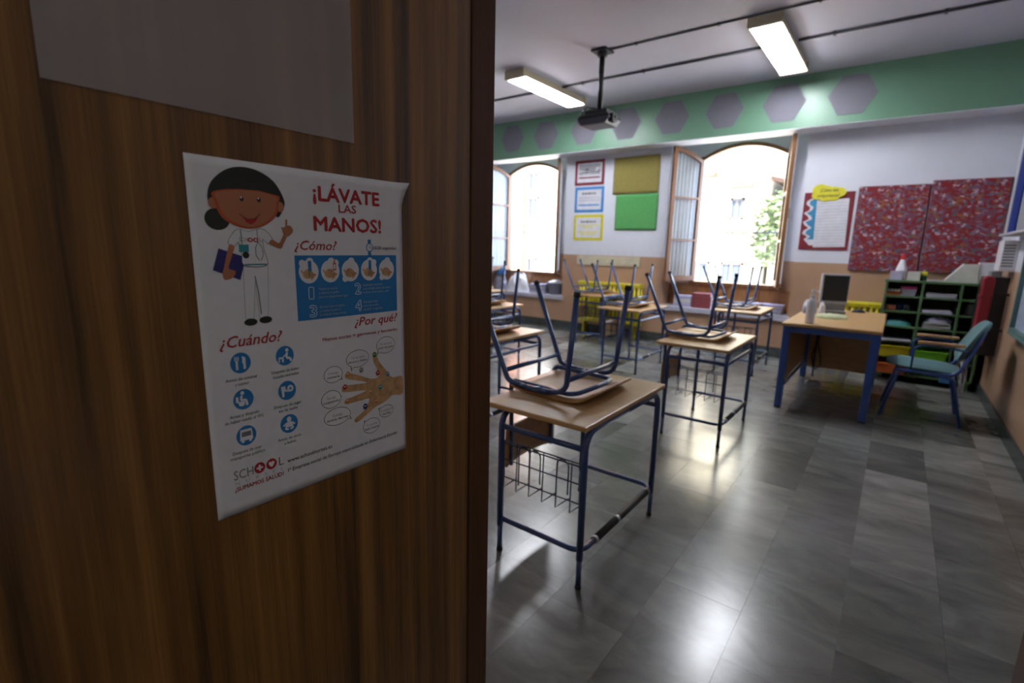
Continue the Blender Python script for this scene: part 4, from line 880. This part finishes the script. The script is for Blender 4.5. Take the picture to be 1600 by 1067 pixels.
# when-to-wash icons
cap_ = [((41, 232), ('Antes de cocinar', 'y comer')), ((97, 232), ('Después de haber', 'tocado animales')), ((41, 277), ('Antes y después', 'de haber usado el WC')), ((97, 278), ('Después de jugar', 'en la calle')), ((41, 323), ('Después de usar', 'transporte público')), ((97, 323), ('Antes de tocar', 'a bebés'))]
for i, ((cx, cy), L_) in enumerate(cap_):
    s = Page(); s.ell(cx, cy, 12.2, 12.6, BLU, 1, 28)
    if i == 0:
        for dx in (-6.5, -4.5, -2.5): s.line([(cx+dx, cy-8), (cx+dx, cy-3)], 1, WHI)
        s.line([(cx-4.5, cy-3), (cx-4.5, cy+8)], 2.6, WHI); s.poly([(cx+2, cy-8), (cx+6, cy-6), (cx+6, cy+8), (cx+3, cy+8), (cx+3, cy+1), (cx+2, cy+1)], WHI)
    elif i == 1:
        s.ell(cx+3, cy-7, 2.3, 2.4, WHI, 2, 12); s.line([(cx+3, cy-4), (cx+2, cy+3), (cx+7, cy+4), (cx+8, cy+8)], 2.8, WHI); s.line([(cx+2, cy-2), (cx-3, cy+2)], 1.6, WHI); s.line([(cx-8, cy+2), (cx-3, cy+3), (cx-3, cy+8)], 2.4, WHI); s.line([(cx-8, cy+2), (cx-8, cy+8)], 1.6, WHI)
    elif i == 2:
        s.ell(cx-1, cy-8, 2.3, 2.4, WHI, 2, 12); s.line([(cx-2, cy-5), (cx-3, cy+1), (cx+3, cy+1), (cx+4, cy+8)], 2.8, WHI); s.poly([(cx-7, cy+2), (cx+2, cy+3), (cx, cy+8), (cx-5, cy+8)], WHI); s.poly([(cx-9, cy-4), (cx-6, cy-4), (cx-6, cy+3), (cx-9, cy+3)], WHI)
    elif i == 3:
        s.ell(cx+4.5, cy-2, 4.4, 4.6, WHI, 2, 16); s.ell(cx+4.5, cy-2, 1.7, 1.8, BLU, 3, 6); s.poly([(cx-8, cy-6), (cx-2, cy-6), (cx-2, cy+1), (cx-4, cy+1), (cx-4, cy+8), (cx-7, cy+8)], WHI); s.line([(cx-4, cy-3), (cx+1, cy+2)], 1.6, WHI)
    elif i == 4:
        s.poly([(cx-7, cy-8), (cx+7, cy-8), (cx+8, cy+6), (cx-8, cy+6)], WHI); s.poly([(cx-5.5, cy-5), (cx+5.5, cy-5), (cx+6, cy+1), (cx-6, cy+1)], GRY, 3); s.poly([(cx-6, cy+6), (cx-3, cy+6), (cx-3, cy+8.5), (cx-6, cy+8.5)], WHI); s.poly([(cx+6, cy+6), (cx+3, cy+6), (cx+3, cy+8.5), (cx+6, cy+8.5)], WHI)
    else:
        s.ell(cx, cy-6, 3.2, 3.6, WHI, 2, 16); s.blob([(cx-4, cy-2), (cx+4, cy-2), (cx+4.5, cy+4), (cx-4.5, cy+4)], WHI); s.line([(cx-4, cy-1), (cx-8, cy+2)], 2.2, WHI); s.line([(cx+4, cy-1), (cx+8, cy+2)], 2.2, WHI); s.line([(cx-3, cy+3), (cx-5.5, cy+6.5), (cx-1, cy+7.5)], 2.2, WHI); s.line([(cx+3, cy+3), (cx+5.5, cy+6.5), (cx+1, cy+7.5)], 2.2, WHI)
    ic = s.done('icon')
    s = Page()
    for k, t_ in enumerate(L_): w_ = len(t_)*2.38; s.text(t_, cx-w_/2, cx+w_/2, cy+21+k*6.3, 3.9, GRY, 1, bold=.010)
    s.done('caption', ic)
# open hand with germs and speech bubbles
s = Page(); s.blob([(236, 252), (236, 263), (243, 277), (246, 287), (232, 289), (206, 278), (190, 272.5), (185, 276), (190, 281), (214, 289), (222, 293), (205, 292), (183, 290), (179, 294), (182, 299), (205, 302), (221, 305), (205, 308), (186, 311), (182, 314.5), (187, 318), (210, 318), (226, 319), (217, 334), (200, 343), (198.5, 348), (205, 349.5), (222, 342), (238, 334), (256, 330), (271, 323), (291, 325), (291, 297), (271, 294), (258, 279), (246, 264), (242, 251)], HND, 2)
for x, y, r_, c_ in ((238, 253, 3.6, GRN), (190, 274, 3.2, ORA), (184, 292, 3.4, RED), (187, 313, 2.8, ORA), (243, 282, 3.6, RED), (262, 287, 3, BLU), (247, 305, 3.2, TEA), (213, 272, 3.4, GRY), (218, 329, 4, NAV), (238, 325, 2.8, ORA), (228, 308, 2.4, ORA)):
    s.ell(x, y, r_, r_*1.15, c_, 4, 12); s.ell(x-.8, y-.8, .9, .9, WHI, 5, 8); s.ell(x+1, y-.8, .8, .8, WHI, 5, 8)
    for a in range(6): s.line([(x, y), (x+r_*1.5*math.cos(a*PI/3+.3), y+r_*1.6*math.sin(a*PI/3+.3))], .6, c_, 3)
s.done('hand_picture')
for cx, cy, rx, ry, tail, L_ in ((208, 254, 20, 13, (196, 271), ('Yo te daré', 'mocos y fiebre')), (260, 241, 18, 13, (243, 254), ('Yo te haré', 'toser sin parar')), (166, 270, 15, 12, (181, 280), ('Conmigo', 'vomitarás')), (161, 305, 16, 13, (178, 304), ('Yo soy', 'conjuntivitis')), (170, 332, 22, 13, (194, 342), ('Conmigo', 'tendrás diarreas')), (229, 362, 16, 12, (215, 351), ('Yo podría', 'hasta matarte')), (258, 346, 14, 10, (242, 338), ('Contagiamos', 'heridas'))):
    s = Page(); v = Vector((tail[0]-cx, tail[1]-cy)).normalized(); nn = Vector((-v.y, v.x))
    def ring(g): return [(cx+(rx-g)*math.cos(a*PI/16), cy+(ry-g)*math.sin(a*PI/16)) for a in range(32)]
    def tl(g): 
        b_ = Vector((cx+v.x*rx*.82, cy+v.y*ry*.82)); return [tuple(b_+nn*(4-g*1.5)), (tail[0]-v.x*g*3, tail[1]-v.y*g*3), tuple(b_-nn*(4-g*1.5))]
    s.poly(tl(0), BLK, 1); s.poly(ring(0), BLK, 1); s.poly(tl(.7), WHI, 2); s.poly(ring(.75), WHI, 2)
    bb = s.done('speech_bubble'); s = Page()
    for k, t_ in enumerate(L_): w_ = min(rx*1.62, len(t_)*2.3); s.text(t_, cx-w_/2, cx+w_/2, cy-.5+k*5.6, 3.4, GRY if k == 0 else BLK, 3, bold=.0 if k == 0 else .012)
    s.done('lettering', bb)
# logo and footer
s = Page(); s.text('SCH', 22, 46, 376, 11.5, GRY); s.ell(54, 370, 7, 7.2, RED, 2); s.ell(69.5, 370, 7, 7.2, RED, 2); s.text('L', 79.5, 86, 376, 11.5, GRY)
s.poly([(52.8, 366), (55.2, 366), (55.2, 374), (52.8, 374)], WHI, 3); s.poly([(50, 368.8), (58, 368.8), (58, 371.2), (50, 371.2)], WHI, 3)
s.blob([(69.5, 374), (65.8, 369.5), (66.5, 367), (68.5, 366.8), (69.5, 368.3), (70.5, 366.8), (72.5, 367), (73.2, 369.5)], WHI, 3)
s.text('N   U   R   S   E   S', 23, 84, 383, 4, LGR); s.text('¿SUMAMOS SALUD?', 22, 85, 391, 5.4, RED, bold=.016); s.done('logo')
s = Page(); s.text('www.schoolnurses.es', 91, 159, 376, 5.6, BLK, bold=.004); s.text('1ª Empresa social de Europa especializada en Enfermería Escolar', 91, 279, 389, 4.9, BLK, bold=.004); s.done('footer_lettering')
